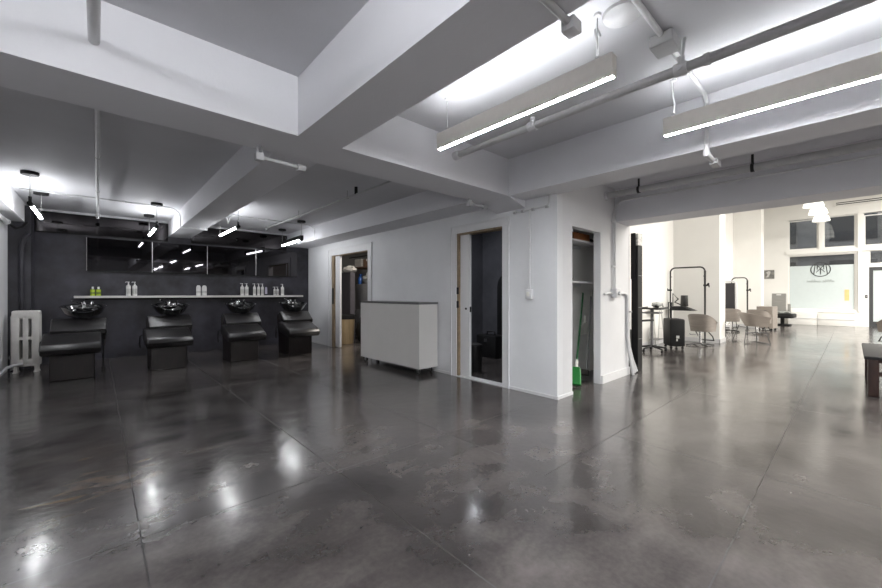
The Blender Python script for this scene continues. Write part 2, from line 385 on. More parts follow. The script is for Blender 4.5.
# salon beyond the opening
S('wall_salon', 'salon_paint', (5.94, 11.25, 3.2, 3.3, 0, 5.2), (11.3, 21.0, 3.0, 3.3, 0, 5.2))
S('wall_salon_fin', 'salon_paint', (11.25, 11.85, 2.2, 3.2, 0, 5.2))
S('wall_salon_fin', 'salon_paint', (17.45, 18.05, 2.2, 3.0, 0, 5.2))
S('wall_salon_rear', 'salon_paint', (5.45, 5.94, -8.3, -5.3, 0, 2.24))
S('ceiling_strip', 'beam', (3.93, 5.45, -5.1, 2.29, 2.70, 2.81))
S('baseboard_salon', 'trim', (5.95, 11.25, 3.185, 3.2, 0, .1), (11.235, 11.25, 2.185, 3.2, 0, .1), (11.235, 11.865, 2.185, 2.2, 0, .1), (11.85, 17.45, 2.985, 3.0, 0, .1), (17.435, 17.45, 2.185, 3.0, 0, .1))
S('wall_salon_side', 'salon_paint', (5.94, 21.0, -8.3, -8.2, 0, 5.2))
XW = 20.8
# window wall: solid pier, mullions, transoms, panes
PN = [(-.07, .77, 2.98, 4.18), (.92, 1.77, 2.98, 4.15), (-.07, 1.77, .60, 2.74), (-1.9, -.28, 2.98, 4.1), (-1.6, -.40, 2.30, 2.80)]
mbx = [(XW, XW+.2, 1.77, 3.3, 0, 5.2), (XW, XW+.2, -8.2, 1.77, 4.18, 5.2), (XW, XW+.2, -.07, 1.77, 2.74, 2.98), (XW, XW+.2, .77, .92, 2.98, 4.18), (XW, XW+.2, -.28, -.07, 0, 4.18),
       (XW, XW+.2, -.07, 1.77, 0, .60), (XW, XW+.2, -1.9, -.28, 2.80, 2.98), (XW, XW+.2, -.40, -.28, 0, 2.8), (XW, XW+.2, -1.6, -.4, 2.18, 2.30), (XW, XW+.2, -8.2, -1.6, 0, 2.8), (XW, XW+.2, -8.2, -1.9, 2.8, 4.2)]
S('wall_window', 'salon_paint', *mbx)
S('trim_6', 'salon_paint', (XW-.05, XW, -1.9, 1.83, 2.79, 2.93), (XW-.06, XW, -.21, -.13, .55, 2.79), (XW-.05, XW, -.07, 1.8, .50, .60), (XW-.04, XW, .80, .89, 2.93, 4.2), (XW-.06, XW, -.24, -.12, 2.93, 4.25), (XW-.05, XW, -1.9, 1.83, 4.18, 4.26))
for i, (y0, y1, z0, z1) in enumerate(PN, 1):
    wn = struct(MB().box(XW+.08, XW+.10, y0, y1, z0, z1).build('window_%d' % i, 'glass', smooth=False))
    fr = MB()
    t = .035
    fr.box(XW+.05, XW+.12, y0, y1, z0, z0+t).box(XW+.05, XW+.12, y0, y1, z1-t, z1).box(XW+.05, XW+.12, y0, y0+t, z0+t, z1-t).box(XW+.05, XW+.12, y1-t, y1, z0+t, z1-t)
    fr.build('window_frame', 'salon_paint', wn, smooth=False)
    if i == 3: shop = wn
MB().box(XW+.072, XW+.076, -.03, 1.73, .64, 2.32).build('frosted_film', 'frost', shop, smooth=False)
# street door
dr = struct(MB().box(XW+.03, XW+.1, -1.5, -.40, 2.06, 2.18).box(XW+.03, XW+.1, -.50, -.40, 0, 2.06).box(XW+.03, XW+.1, -1.5, -1.4, 0, 2.06).box(XW+.03, XW+.1, -1.4, -.5, 0, .2).build('door_3', 'door_blk', smooth=False))
MB().box(XW+.06, XW+.07, -1.4, -.5, .2, 2.06).build('door_glass', 'frost', dr, smooth=False)
# low ledge under the shop window, in two boxes
t = thing('window_ledge', 'low white boxed ledge under the shop window', 'ledge', (0, 0, 0))
MB().box(20.42, XW, .93, 1.75, 0, .50, .01).build('ledge_box', 'salon_paint', t); MB().box(20.42, XW, -.06, .92, 0, .46, .01).build('ledge_box', 'salon_paint', t)
MB().box(20.40, XW, -.07, 1.76, .24, .262).build('ledge_rail', 'trim', t)
# the street outside
S('street_ground', 'asphalt', (21.0, 40, -25, 25, -.3, -.15))
bld = thing('street_building', 'grey masonry building across the street seen through the panes', 'building', (31, 0, 0))
MB().box(0, 4, -22, 22, -.3, 16).build('facade_wall', 'facade', bld, smooth=False)
for k in range(-5, 6):
    for z in (.6, 4.2, 7.8):
        wdw = MB().box(-.06, -.01, k*3.2-.9, k*3.2+.9, z, z+2.5).build('facade_window', 'facade_win', bld, smooth=False)
MB().box(-.35, 0, -22, 22, 3.4, 3.75).box(-.35, 0, -22, 22, 7.0, 7.3).build('facade_cornice', 'facade', bld, smooth=False)
for y, z in ((-1.9, 6.0), (-1.5, 5.55), (-.95, 5.75), (-1.6, 4.6)):
    tag(MB().lathe([(0, 0), (.10, .03), (.13, .12), (.08, .22), (0, .24)], (29.6, y, z), 14).build('street_lamp_globe', 'lit_win'), 'small warm lamp globe across the street behind the upper pane', 'lamp', 'lamp globes across the street')
    MB().tube([(29.6, y, z+.24), (29.6, y, z+.34), (30.66, y, z+.34)], .02).build('bracket', 'black', [o for o in bpy.data.objects if o.name.startswith('street_lamp_globe')][-1])

# ------------------------------------------------------------------ linear lights in the coffers
def linear_light(label, loc, length, hooks, group='linear pendant lights'):
    # loc = centre of the underside; runs along y
    t = thing('linear_pendant', label, 'light', loc, 0, group)
    h = length/2
    MB().box(-.03, .03, -h, h, 0, .125, .003, 1).build('housing', 'fixture', t)
    MB().box(-.013, .013, -h+.004, h-.004, -.0012, .001).build('diffuser', 'led', t, smooth=False)
    MB().box(-.02, .02, -h+.02, h-.02, .118, .1252).build('uplight_lens', 'led_up', t, smooth=False)
    top = CZ-loc[2]
    for y in hooks:
        MB().lathe([(0, top-.012), (.018, top-.012), (.022, top-.004), (.022, top), (0, top)], (0, y, 0), 20).build('canopy', 'pipe', t)
        MB().tube([(0, y, .13), (0, y, top-.02)], .0025, 6).build('cord', 'cord', t)
        MB().box(-.008, .008, y-.012, y+.012, .125, .15).build('cord_grip', 'chrome', t)
    return t
linear_light('linear pendant light hung nearer the crossing of the beams', (2.09, 1.595, 2.41), 1.43, (.62, -.62))
MB_c = MB().tube([(.0, -.62, .15), (.01, -.615, .24), (.02, -.60, .32), (.10, -.57, .375), (.18, -.55, .385)], .008, 8)
l1 = [o for o in bpy.data.objects if o.name == 'linear_pendant'][0]
MB_c.build('power_cable', 'pipe', l1)
MB().lathe([(0, .35), (.06, .352), (.10, .372), (.105, .389), (0, .389)], (.09, -.72, 0), 24).build('ceiling_rose', 'pipe', l1)
l2 = linear_light('linear pendant light running out of the frame beside the pipe', (3.145, .235, 2.40), 1.44, (.66, -.62))
MB().tube([(0, .66, .14), (.004, .655, .22), (-.02, .66, .28), (-.06, .655, .345), (-.09, .65, .36)], .007, 8).build('power_cable', 'pipe', l2)
for lc, lb in (((2.09, -2.2, 2.41), 'behind the camera in line with the first'), ((3.145, -2.6, 2.40), 'behind the camera in line with the pipe'), ((2.09, -4.2, 2.41), 'by the rear wall')):  # unseen fixtures added behind the camera as extra room light
    linear_light('added unseen linear pendant light '+lb, lc, 1.43, (.62, -.62))

# ------------------------------------------------------------------ tube pendants above the basins
def tube_pendant(label, x, y0, y1, z=2.30, c0=None, c1=None, x1=None, hood=False):
    t = thing('tube_pendant', label, 'pendant lamp', (x, y0, z), 0, 'tube pendants over the basins')
    dx = (x1-x) if x1 else 0; L = y1-y0; top = BZ-z
    dirv = Vector((dx, L, 0)).normalized()
    MB().tube([dirv*.11, Vector((dx, L, 0))-dirv*.05], .017, 14).build('tube', 'tube', t)
    MB().tube([Vector((0, 0, 0)), dirv*.115], .026, 14).build('end_cap', 'black', t); MB().tube([Vector((dx, L, 0))-dirv*.055, Vector((dx, L, 0))], .026, 14).build('end_cap', 'black', t)
    if hood:
        mb = MB(); n = Vector((-dirv.y, dirv.x, 0))
        a = Vector((0, 0, 0)); b = Vector((dx, L, 0))
        m = Matrix(((n.x, dirv.x, 0, 0), (n.y, dirv.y, 0, 0), (0, 0, 1, 0), (0, 0, 0, 1)))
        mb.box(-.03, .03, 0, b.length, .016, .085, mtx=m); mb.build('hood', 'black', t)
    for i, (px, py) in enumerate(((0, .03), (dx, L-.03))):
        off = 0
        MB().lathe([(0, top-.04), (.075, top-.04), (.08, top-.035), (.08, top), (0, top)], (px, py, 0), 28).build('canopy', 'black', t)
        MB().tube([(px, py, .02), (px, py, top-.03)], .004, 6).build('cord', 'cord', t)
        MB().tube([(px, py, .01), (px, py, .085)], .017, 10).build('cord_grip', 'black', t)
    return t
tube_pendant('glowing tube pendant above the basin chair beside the radiator', -.60, 6.63, 7.91)
tube_pendant('short glowing tube pendant left of the ceiling beam, over the second basin chair', .706, 7.56, 8.83)
tube_pendant('glowing tube pendant just past the ceiling beam, over the third basin chair', 1.68, 6.67, 7.96)
tube_pendant('hooded black tube pendant over the basin chair nearest the white wall', 3.02, 7.43, 8.75, 2.30, x1=3.09, hood=True)

for y in (-.15,):  # unseen tube added out of view to brighten the beam faces
    t = thing('added_fill_tube', 'added unseen fill tube across the coffer behind the camera' if y < -1 else 'added unseen fill tube across the coffer over the camera', 'light', (-.1, y, 2.66), 0, 'added fill tubes across the coffer')
    MB().tube([(-.78, 0, 0), (.78, 0, 0)], .021, 14).build('tube', 'fill_tube_glow', t)
    for sx in (-1, 1): MB().tube([(sx*.78, 0, 0), (sx*.84, 0, 0)], .026, 14).build('end_cap', 'black', t); MB().tube([(sx*.8, 0, .02), (sx*.8, 0, CZ-2.66)], .004, 6).build('cord', 'cord', t)

# ------------------------------------------------------------------ mirrors on the black wall
MX = [-.15, .80, 1.743, 2.72, 3.69]
lab = ['dark tinted mirror above the green bottles', 'dark tinted mirror second from the radiator corner', 'dark tinted mirror above the round white bottles', 'dark tinted mirror closest to the white door wall']
for i in range(4):
    x0, x1 = MX[i]+.006, MX[i+1]-.006
    t = thing('wall_mirror', lab[i], 'mirror', ((x0+x1)/2, 9.4, 1.64), 0, 'tinted mirrors over the basins')
    h = (x1-x0)/2
    MB().box(-h, h, -.03, -.001, 0, .60).build('mirror_glass', 'mirror', t, smooth=False)
    MB().box(-h, h, -.045, -.001, -.02, 0).build('bottom_rail', 'black', t, smooth=False)
    if i: MB().box(-h-.012, -h, -.036, -.001, 0, .60).build('edge_strip', 'steel', t, smooth=False)
    else: MB().box(-h-.008, -h, -.033, -.001, 0, .60).build('edge_strip', 'grey_pole', t, smooth=False)
UX = [-.79, 1.05, 1.44, 3.42]
t = thing('gloss_panel', 'glossy black wall panel under the ceiling on the radiator side', 'panel', (.13, 9.4, 2.29), 0, 'glossy panels under the ceiling')
MB().box(-.92, .92, -.02, -.001, 0, .345).build('panel_face', 'gloss_black', t, smooth=False); MB().box(-.92, .92, -.028, -.001, -.02, 0).build('panel_rail', 'black', t, smooth=False)
t = thing('gloss_panel', 'glossy black wall panel under the ceiling past the beam', 'panel', (2.43, 9.4, 2.29), 0, 'glossy panels under the ceiling')
MB().box(-.98, .98, -.02, -.001, 0, .345).build('panel_face', 'gloss_black', t, smooth=False); MB().box(-.98, .98, -.028, -.001, -.02, 0).build('panel_rail', 'black', t, smooth=False)

# ------------------------------------------------------------------ shelf and bottles
SZ = 1.178
t = thing('wall_shelf', 'long pale floating shelf across the black wall', 'shelf', (1.73, 9.3, SZ))
MB().box(-2.04, 2.04, -.1, .1, -.042, 0, .003, 1).build('shelf_board', 'shelf', t)
MB().box(-1.9, 1.9, .06, .1, -.075, -.042).build('shelf_cleat', 'black', t)
def pump_bottle(label, x, w_, h, group, m='bottle_w'):
    t = thing('pump_bottle', label, 'bottle', (x, 9.3, SZ), 0, group); r = w_/2*.92
    MB().lathe([(0, 0), (r*.94, 0), (r, .008), (r, h*.66), (r*.9, h*.72), (r*.36, h*.76), (r*.33, h*.8), (0, h*.8)], seg=20).build('bottle_body', m, t)
    MB().lathe([(r*1.005, h*.15), (r*1.008, h*.16), (r*1.008, h*.5), (r*1.005, h*.51)], seg=20).build('bottle_label', 'lab', t)
    MB().lathe([(0, h*.79), (r*.38, h*.79), (r*.38, h*.86), (.006, h*.87), (.006, h*.96), (.016, h*.96), (.016, h), (0, h)], seg=14).tube([(0, 0, h*.98), (-.035, -.012, h*.985), (-.045, -.016, h*.955)], .005, 6).build('pump', m, t)
    return t
def cap_bottle(label, x, w_, h, group, m, lb):
    t = thing('squat_bottle', label, 'bottle', (x, 9.3, SZ), 0, group); r = w_/2*.95
    MB().lathe([(0, 0), (r*.95, 0), (r, .006), (r, h*.62), (r*.85, h*.70), (r*.4, h*.74), (0, h*.74)], seg=20).build('bottle_body', m, t)
    MB().lathe([(r*1.006, h*.2), (r*1.01, h*.21), (r*1.01, h*.42), (r*1.006, h*.43)], seg=20).build('bottle_label', lb, t)
    MB().lathe([(0, h*.73), (r*.42, h*.73), (r*.42, h*.98), (r*.36, h), (0, h)], seg=16).build('bottle_cap', 'bottle_w', t)
def dome_bottle(label, x, w_, h, group):
    t = thing('domed_bottle', label, 'bottle', (x, 9.3, SZ), 0, group); r = w_/2*.95
    MB().lathe([(0, 0), (r*.95, 0), (r, .006), (r, h*.62), (r*.93, h*.76), (r*.72, h*.86), (r*.4, h*.91), (0, h*.92)], seg=20).build('bottle_body', 'bottle_w', t)
    MB().lathe([(0, h*.9), (r*.34, h*.9), (r*.34, h*.98), (0, h)], seg=14).build('bottle_cap', 'black_soft', t)
    MB().lathe([(r*1.005, h*.22), (r*1.01, h*.23), (r*1.01, h*.4), (r*1.005, h*.41)], seg=20).build('bottle_label', 'lab', t)
cap_bottle('lime green bottle with white cap, the one farther from the pump bottles', -.066, .073, .165, 'lime bottles on the shelf', 'bottle_g', 'lab_g')
cap_bottle('lime green bottle with white cap, the one nearer the pump bottles', .012, .073, .165, 'lime bottles on the shelf', 'bottle_g', 'lab_g')
pump_bottle('tall white pump bottle on the lime bottle side of its pair', .433, .08, .265, 'white pump bottle pair')
pump_bottle('tall white pump bottle of the pair, beside open shelf over the second chair', .526, .082, .265, 'white pump bottle pair')
dome_bottle('round shouldered white bottle, first of the pair above the gap between chairs', 1.57, .09, .235, 'round shouldered bottles')
dome_bottle('round shouldered white bottle, second of the pair above the gap between chairs', 1.674, .095, .235, 'round shouldered bottles')
pump_bottle('wide white pump bottle, first of two over the third basin', 2.412, .08, .27, 'wide pump bottles')
pump_bottle('wide white pump bottle, second of two over the third basin', 2.503, .085, .27, 'wide pump bottles')
pump_bottle('slim white pump bottle, first of the row of three', 2.67, .066, .27, 'slim pump bottles in a row of three')
pump_bottle('slim white pump bottle, middle of the row of three', 2.76, .066, .27, 'slim pump bottles in a row of three')
pump_bottle('slim white pump bottle beside the lilac tube', 2.844, .064, .27, 'slim pump bottles in a row of three')
t = thing('squeeze_tube', 'short lilac squeeze tube standing on its cap', 'tube', (2.925, 9.3, SZ))
MB().lathe([(0, .03), (.025, .03), (.026, .06), (.026, .12), (.022, .17), (.018, .19), (0, .19)], seg=18, sy=.7).build('tube_body', 'lilac', t); MB().lathe([(0, 0), (.022, 0), (.022, .03), (0, .03)], seg=18).build('tube_cap', 'black_soft', t)
pump_bottle('small white pump bottle, first of the two short ones', 3.118, .056, .20, 'small pump bottles at the shelf end')
pump_bottle('small white pump bottle between the short one and the tall one', 3.186, .06, .20, 'small pump bottles at the shelf end')
pump_bottle('tall white pump bottle last on the shelf by the white wall', 3.30, .078, .27, 'small pump bottles at the shelf end')

# ------------------------------------------------------------------ backwash chairs
def backwash(label):
    t = thing('shampoo_chair', label, 'shampoo chair', (0, 0, 0), 0, 'basin chairs along the black wall')
    MB().box(-.232, .232, 0, .58, .0, .43, .006, 1).build('base', 'dkwood', t)
    seat = [(-.22, .395), (-.18, .375), (.30, .45), (.38, .54), (.36, .64), (.28, .655), (.12, .622), (-.14, .537), (-.22, .512), (-.255, .455)]
    MB().prism(seat, 'x', -.31, .30, .022, 3).build('seat', 'leather', t)
    back = [(.25, .62), (.34, .58), (.56, .77), (.56, .82), (.51, .845), (.45, .825), (.24, .68)]
    MB().prism(back, 'x', -.245, .365, .022, 3).build('backrest', 'leather', t)
    for sx in (-1, 1):
        MB().prism([(.22, .43), (.54, .43), (.62, .76), (.54, .80), (.36, .58), (.22, .52)], 'x', .05+sx*.29-.012, .05+sx*.29+.012, .004, 1).build('side_panel', 'dkwood', t)
    # basin: a tilted oval bowl with a thick lip and a dip for the neck
    b = bmesh.new(); prof = [(.09, .0), (.17, .045), (.225, .11), (.262, .185), (.278, .20), (.262, .205), (.235, .18), (.19, .10), (.11, .045), (0.0, .04)]
    seg = 32; rings = []
    for r, z in prof:
        ring = []
        for j in range(seg):
            a = 2*PI*j/seg; dip = max(0, -math.sin(a)-.72)*.22 if z > .1 else 0
            ring.append(b.verts.new((r*math.cos(a), r*math.sin(a)*1.02, z-dip+ .03*math.sin(a)*(z > .1)))) if r > 1e-4 else None
        if r < 1e-4: ring = [b.verts.new((0, 0, z))]
        rings.append(ring)
    for A, B in zip(rings, rings[1:]):
        for j in range(seg):
            k = (j+1) % seg
            b.faces.new([A[j], A[k], B[k], B[j]] if len(B) > 1 else [A[j], A[k], B[0]])
    b.faces.new(list(reversed(rings[0]))); bmesh.ops.recalc_face_normals(b, faces=b.faces)
    bmesh.ops.translate(b, vec=Vector((.10, .67, .82)), verts=b.verts)
    mb = MB(); mb._merge(b); bowl = mb.build('basin', 'gloss_bowl', t, ang=60)
    MB().lathe([(0, .885), (.03, .885), (.032, .889), (0, .889)], (.10, .67, -.022), 16).build('drain', 'chrome', bowl)
    MB().lathe([(.0, .35), (.12, .35), (.10, .60), (.09, .835), (0, .835)], (.10, .74, 0), 18).build('basin_pedestal', 'black', t)
    # tap: block, spout, lever and spray head
    def tp(*p): return [(x+.10, y-.40, z-.025) for x, y, z in p]
    f = MB().lathe([(0, 1.005), (.03, 1.005), (.026, 1.045), (.018, 1.075), (0, 1.075)], (.10, .90, 0), 14).tube(tp((0, 1.30, 1.08), (.0, 1.26, 1.12), (.0, 1.20, 1.115), (0, 1.16, 1.07)), .011, 10).build('tap', 'chrome', t)
    MB().tube(tp((-.02, 1.30, 1.085), (-.07, 1.24, 1.10), (-.14, 1.17, 1.135)), [.008, .009, .007], 8).build('tap_lever', 'chrome', f)
    MB().tube(tp((.11, 1.28, 1.02), (.11, 1.26, 1.08), (.10, 1.20, 1.11), (.09, 1.15, 1.095)), [.012, .014, .017, .02], 10).build('spray_head', 'chrome', t)
    MB().box(-.06, .26, .86, 1.0, .955, 1.01, .01).build('tap_deck', 'gloss_bowl', t)
    MB().tube([(.33, .66, .0), (.33, .66, .05)], .024, 10).tube([(.33, .66, .05), (.33, .66, .62), (.30, .62, .78)], .012, 8).build('drain_pipe', 'black', t)
    MB().tube([(-.28, .42, .55), (-.34, .40, .52), (-.35, .38, .40), (-.34, .39, .33)], .012, 8).build('recline_lever', 'black_soft', t)
    return t
u = backwash('black basin chair standing next to the white radiator'); u.location = (-.262, 7.45, 0)
dup(u, (.853, 7.45, 0), 0, 'black basin chair below the tall white pump bottle pair, second from the radiator')
dup(u, (1.975, 7.45, 0), 0, 'black basin chair second from the white door wall')
dup(u, (3.0, 7.45, 0), 0, 'black basin chair standing closest to the white door wall')

# ------------------------------------------------------------------ radiator and its pipework
t = thing('radiator', 'white cast iron radiator with slotted end in the dark corner', 'radiator', (-.82, 8.62, 0), math.radians(-4))
for k in range(3):
    y = k*.062
    mb = MB()
    # section with two real slots: made of three columns, top, middle and bottom webs
    for c0, c1 in ((-.15, -.062), (-.032, .032), (.062, .15)): mb.box(c0, c1, y-.026, y+.026, .12, .90, .012, 2)
    mb.box(-.15, .15, y-.026, y+.026, .82, .955, .026, 4); mb.box(-.15, .15, y-.026, y+.026, .09, .21, .024, 3); mb.box(-.12, .12, y-.022, y+.022, .50, .555, .012, 2)
    mb.build('section', 'radiator', t)
for sx in (-1, 1):
    for y in (0, .124):
        MB().lathe([(.032, 0), (.022, .02), (.018, .05), (.026, .11)], (sx*.11, y, 0), 12).build('foot', 'radiator', t)
MB().tube([(0, -.026, .135), (0, -.05, .135)], .024, 12).build('end_plug', 'radiator', t)
tag(MB().tube([(-1.02, 7.4, .05), (-1.01, 7.85, .09), (-.98, 8.3, .135), (-.93, 8.47, .14), (-.85, 8.55, .14)], .02, 10).build('steam_pipe', 'pipe'), 'painted steam pipe running along the floor to the radiator', 'pipe')
t = thing('wall_pipe', 'dark vertical pipe with valve beside the radiator', 'pipe', (-.99, 8.86, 0))
MB().tube([(0, 0, .02), (0, 0, .82), (.0, .0, .86)], .018, 10).build('pipe_body', 'pipe_grey', t); MB().lathe([(0, 0), (.035, 0), (.035, .012), (0, .012)], (.0, -.04, .22), 14, 'y').tube([(0, -.02, .22), (0, .0, .22)], .01).build('valve_wheel', 'grey_pole', t)
t = thing('ceiling_pipe', 'white pipe stub with a curved black cable under the side beam', 'pipe', (-1.0, 8.25, 2.29))
MB().tube([(0, -1.6, 0), (0, .2, 0)], .03, 12).build('pipe_body', 'pipe', t); MB().tube([(0, .2, 0), (0, .26, 0)], .042, 12).build('pipe_coupling', 'pipe', t)
MB().tube([(.02, .3, -.02), (.06, .45, -.06), (.12, .55, -.03), (.17, .62, .06)], .018, 8).build('cable', 'black', t)
tag(MB().tube([(-.90, 8.96, 0.01), (-.90, 8.96, 1.95), (-.88, 8.96, 2.08), (-.84, 8.96, 2.15), (-.81, 8.96, 2.19)], .03, 10).build('drain_stack', 'plaster'), 'black painted pipe bending at the top of the dark corner', 'pipe')

# ------------------------------------------------------------------ sprinkler and conduit runs on the ceilings
def run(name, label, cat, pts, r, m='pipe', fits=(), seg=12):
    t = thing(name, label, cat, pts[0])
    o = Vector(pts[0])
    MB().tube([Vector(p)-o for p in pts], r, seg).build('pipe_body', m, t)
    return t
t = run('sprinkler_pipe', 'white sprinkler pipe entering the beam above the basin chairs, near coffer', 'pipe', [(-.014, -5.1, 2.57), (-.014, 2.729, 2.57)], .025)
t = run('sprinkler_pipe', 'long white sprinkler pipe under the back ceiling, ending before the mirrors', 'pipe', [(0, 3.19, 2.585), (0, 8.9, 2.585)], .019)
MB().lathe([(0, 0), (.03, .01), (.03, .05), (.02, .06)], (0, 5.66, -.05), 12).tube([(0, 5.71, 0), (0, 5.71, -.06)], .02).build('sprinkler_head', 'chrome', t)
for y in (1.9, 3.6, 5.3): MB().tube([(0, y, 0), (0, y, BZ-2.585)], .006, 6).tube([(0, y-.012, 0), (0, y+.012, 0)], .024).build('hanger', 'pipe_grey', t)
t = run('sprinkler_pipe', 'thin grey sprinkler pipe on the back ceiling beside the white wall', 'pipe', [(2.62, 3.19, 2.58), (2.60, 8.3, 2.58)], .0125, 'pipe_grey')
MB().lathe([(0, 0), (.022, .0), (.022, .04), (.012, .05)], (-.018, 5.06, -.05), 12).tube([(-.018, 5.08, .05), (-.018, 5.08, -.01)], .016).build('sprinkler_head', 'chrome', t)
MB().tube([(-.005, 1.4, .0), (-.005, 1.4, .10)], .022, 10).build('sprinkler_drop', 'black', t)
for y in (.08, 1.65, 3.4): MB().tube([(-.003, y, 0), (-.003, y, BZ-2.58)], .005, 6).tube([(-.003, y-.014, 0), (-.003, y+.014, 0)], .018).build('hanger', 'pipe_grey', t)
t = run('light_conduit', 'thin conduit across the back ceiling bending down the beam face', 'conduit',
        [(-.80, 7.74, 2.665), (.70, 7.74, 2.665)]+[(.90+.14*math.sin(a), 7.74, 2.665-.14*(1-math.cos(a))) for a in [i*PI/10 for i in range(6)]]+[(1.045, 7.74, 2.36)]+[(1.06, 7.74, 2.355), (1.38, 7.74, 2.355)], .009, 'pipe_grey', seg=8)
MB().box(2.12, 2.24, -.03, .03, -.325, -.285).build('junction_box', 'pipe', t)
for x in (.32, 1.1): MB().box(x-.02, x+.02, -.02, .02, -.012, .014).build('strap', 'pipe', t)
t = run('light_conduit', 'thin conduit across the back ceiling between the beam and the white wall', 'conduit', [(1.44, 7.74, 2.665), (3.26, 7.74, 2.665)]+[(3.30, 7.74, 2.66), (3.415, 7.74, 2.60), (3.415, 7.74, 2.40)], .009, 'pipe_grey', seg=8)
for x in (.3, 1.0): MB().box(x-.02, x+.02, -.02, .02, -.012, .014).build('strap', 'pipe', t)
MB().tube([(.3, 0, 0), (.33, .0, -.16), (.37, 0, -.02)], .004, 6).build('loose_wire', 'bottle_w', t)

def soffit_conduit(label, p0, p1, loc):
    t = thing('soffit_conduit', label, 'conduit', loc)
    a, b = Vector(p0), Vector(p1)
    MB().tube([a, b], .016, 12).build('pipe_body', 'pipe_mid', t)
    d = (b-a).normalized()
    MB().box(a.x-.03, a.x+.03, a.y-.03, a.y+.03, a.z-.03, a.z+.03, .008).build('junction_box', 'pipe_mid', t)
    MB().tube([b-d*.02, b+d*.045], .028, 12).build('pipe_coupling', 'pipe_mid', t)
    for q in (-.012, .022): MB().tube([a+Vector((q, 0, .02)), Vector((a.x+q, a.y, 0))], .007, 8).build('riser', 'pipe_grey', t)
    return t
soffit_conduit('white conduit stub under the cross beam near the ceiling crossing', (0, 0, -.085), (.33, .03, -.085), (.93, 3.12, BEAM))
soffit_conduit('white conduit stub under the cross beam above the dark doorway', (0, 0, -.06), (.27, .0, -.06), (3.33, 3.13, BEAM))
# conduit, switch drop and outlet on the door wall
t = thing('wall_conduit', 'white conduit dropping down the wall to an outlet right of the doorway', 'conduit', (3.90, 2.65, 0))
MB().tube([(-.02, .22, 2.235), (-.02, -.20, 2.245), (-.02, -.255, 2.25), (-.02, -.268, 2.29), (-.02, -.27, 2.37)], .013, 10).build('pipe_body', 'pipe', t)
MB().tube([(-.02, 0, 2.24), (-.02, 0, 1.27)], .012, 10).build('pipe_drop', 'pipe', t)
for y in (.22, .1, -.05, -.24): MB().tube([(-.02, y-.018, 2.238), (-.02, y+.018, 2.238)], .019, 10).build('pipe_coupling', 'pipe_grey', t)
ob = MB().box(-.055, -.004, -.045, .045, 1.155, 1.27, .008).build('outlet_box', 'trim', t); MB().box(-.060, -.054, -.02, .02, 1.185, 1.24, .002, 1).build('outlet_face', 'ivory', ob)

# coffer pipe and conduit with junction box
t = thing('sprinkler_pipe', 'thick grey sprinkler pipe crossing the lit coffer beneath the conduit', 'pipe', (2.68, -4.9, 2.615))
MB().tube([(0, 0, 0), (0, 7.63, 0)], .03, 16).build('pipe_body', 'pipe_grey', t)
MB().tube([(0, 7.56, 0), (0, 7.629, 0)], .042, 16).build('pipe_flange', 'pipe', t)
for y in (5.62, 6.70): MB().tube([(0, y-.035, 0), (0, y+.035, 0)], .04, 14).tube([(0, y, .02), (0, y, .075)], .022, 10).tube([(-.05, y, -.01), (.05, y, -.01)], .014).build('pipe_tee', 'pipe', t)
MB().tube([(0, 5.62, .02), (0, 5.60, CZ-2.615)], .01, 8).build('hanger', 'pipe', t)
MB().tube([(0, 5.47, 0), (0, 5.50, 0)], .037, 14).build('pipe_coupling', 'pipe_grey', t)
t = thing('ceiling_conduit', 'white conduit with a junction box crossing the lit coffer and dropping down the beam', 'conduit', (2.1, .78, CZ-.018))
MB().tube([(-.65, 0, 0), (1.30, 0, 0), (1.40, 0, -.008), (1.452, 0, -.05), (1.452, 0, -.445)], .0165, 12).build('pipe_body', 'pipe', t)
mb = MB().box(.40, .56, -.065, .065, -.062, .010, .006, 1); mb.build('junction_box', 'pipe_grey', t)
MB().tube([(1.452, 0, -.42), (1.455, 0, -.46), (1.60, -.005, -.47), (1.72, -.01, -.47)], .02, 10).build('conduit_elbow', 'pipe', t)
MB().box(1.62, 1.76, -.035, .02, -.50, -.455, .006).build('elbow_box', 'pipe_grey', t)
t = thing('ceiling_conduit', 'conduit stub with a fitting under the beam at the top edge', 'conduit', (1.08, .80, BEAM-.018))
MB().tube([(0.0, 0, 0), (.40, 0, 0)], .015, 10).build('pipe_body', 'pipe_grey', t); MB().box(.36, .43, -.03, .03, -.035, .018, .006).build('fitting', 'pipe', t)

# pipes in front of the header
t = thing('header_pipe', 'large grey pipe running along the header over the opening', 'pipe', (5.15, 2.29, 2.56))
MB().tube([(-.3, -.002, -.05), (-.2, -.12, -.035), (0, -.45, 0), (0, -7.3, 0)] and [(0, -.001, 0), (0, -7.3, 0)], .04, 16).build('pipe_body', 'pipe_grey', t)
MB().tube([(0, -.002, 0), (0, -.03, 0)], .06, 16).build('pipe_flange', 'pipe', t)
for y in (-.43, -1.57): MB().tube([(0, y-.015, 0), (0, y+.015, 0)], .047, 12).tube([(0, y, .04), (0, y, 2.70-2.56)], .012, 8).build('hanger', 'black', t)
t = thing('wall_conduit', 'white conduit rising beside the opening and bending along the header', 'conduit', (5.41, 2.27, 0))
MB().tube([(0, 0, 1.28), (0, 0, 2.40)]+[(.0, -.12+.12*math.cos(a), 2.40+.12*math.sin(a)) for a in [i*PI/12 for i in range(1, 7)]]+[(0.02, -7.0, 2.52)], .013, 10).build('pipe_body', 'pipe', t)
MB().tube([(-.055, 0, 1.28), (-.055, 0, 2.30), (-.05, 0, 2.37)], .010, 10).build('pipe_twin', 'pipe', t)
for z in (1.6, 2.235): MB().box(-.09, .03, -.012, .018, z-.012, z+.012).build('strap', 'pipe', t)
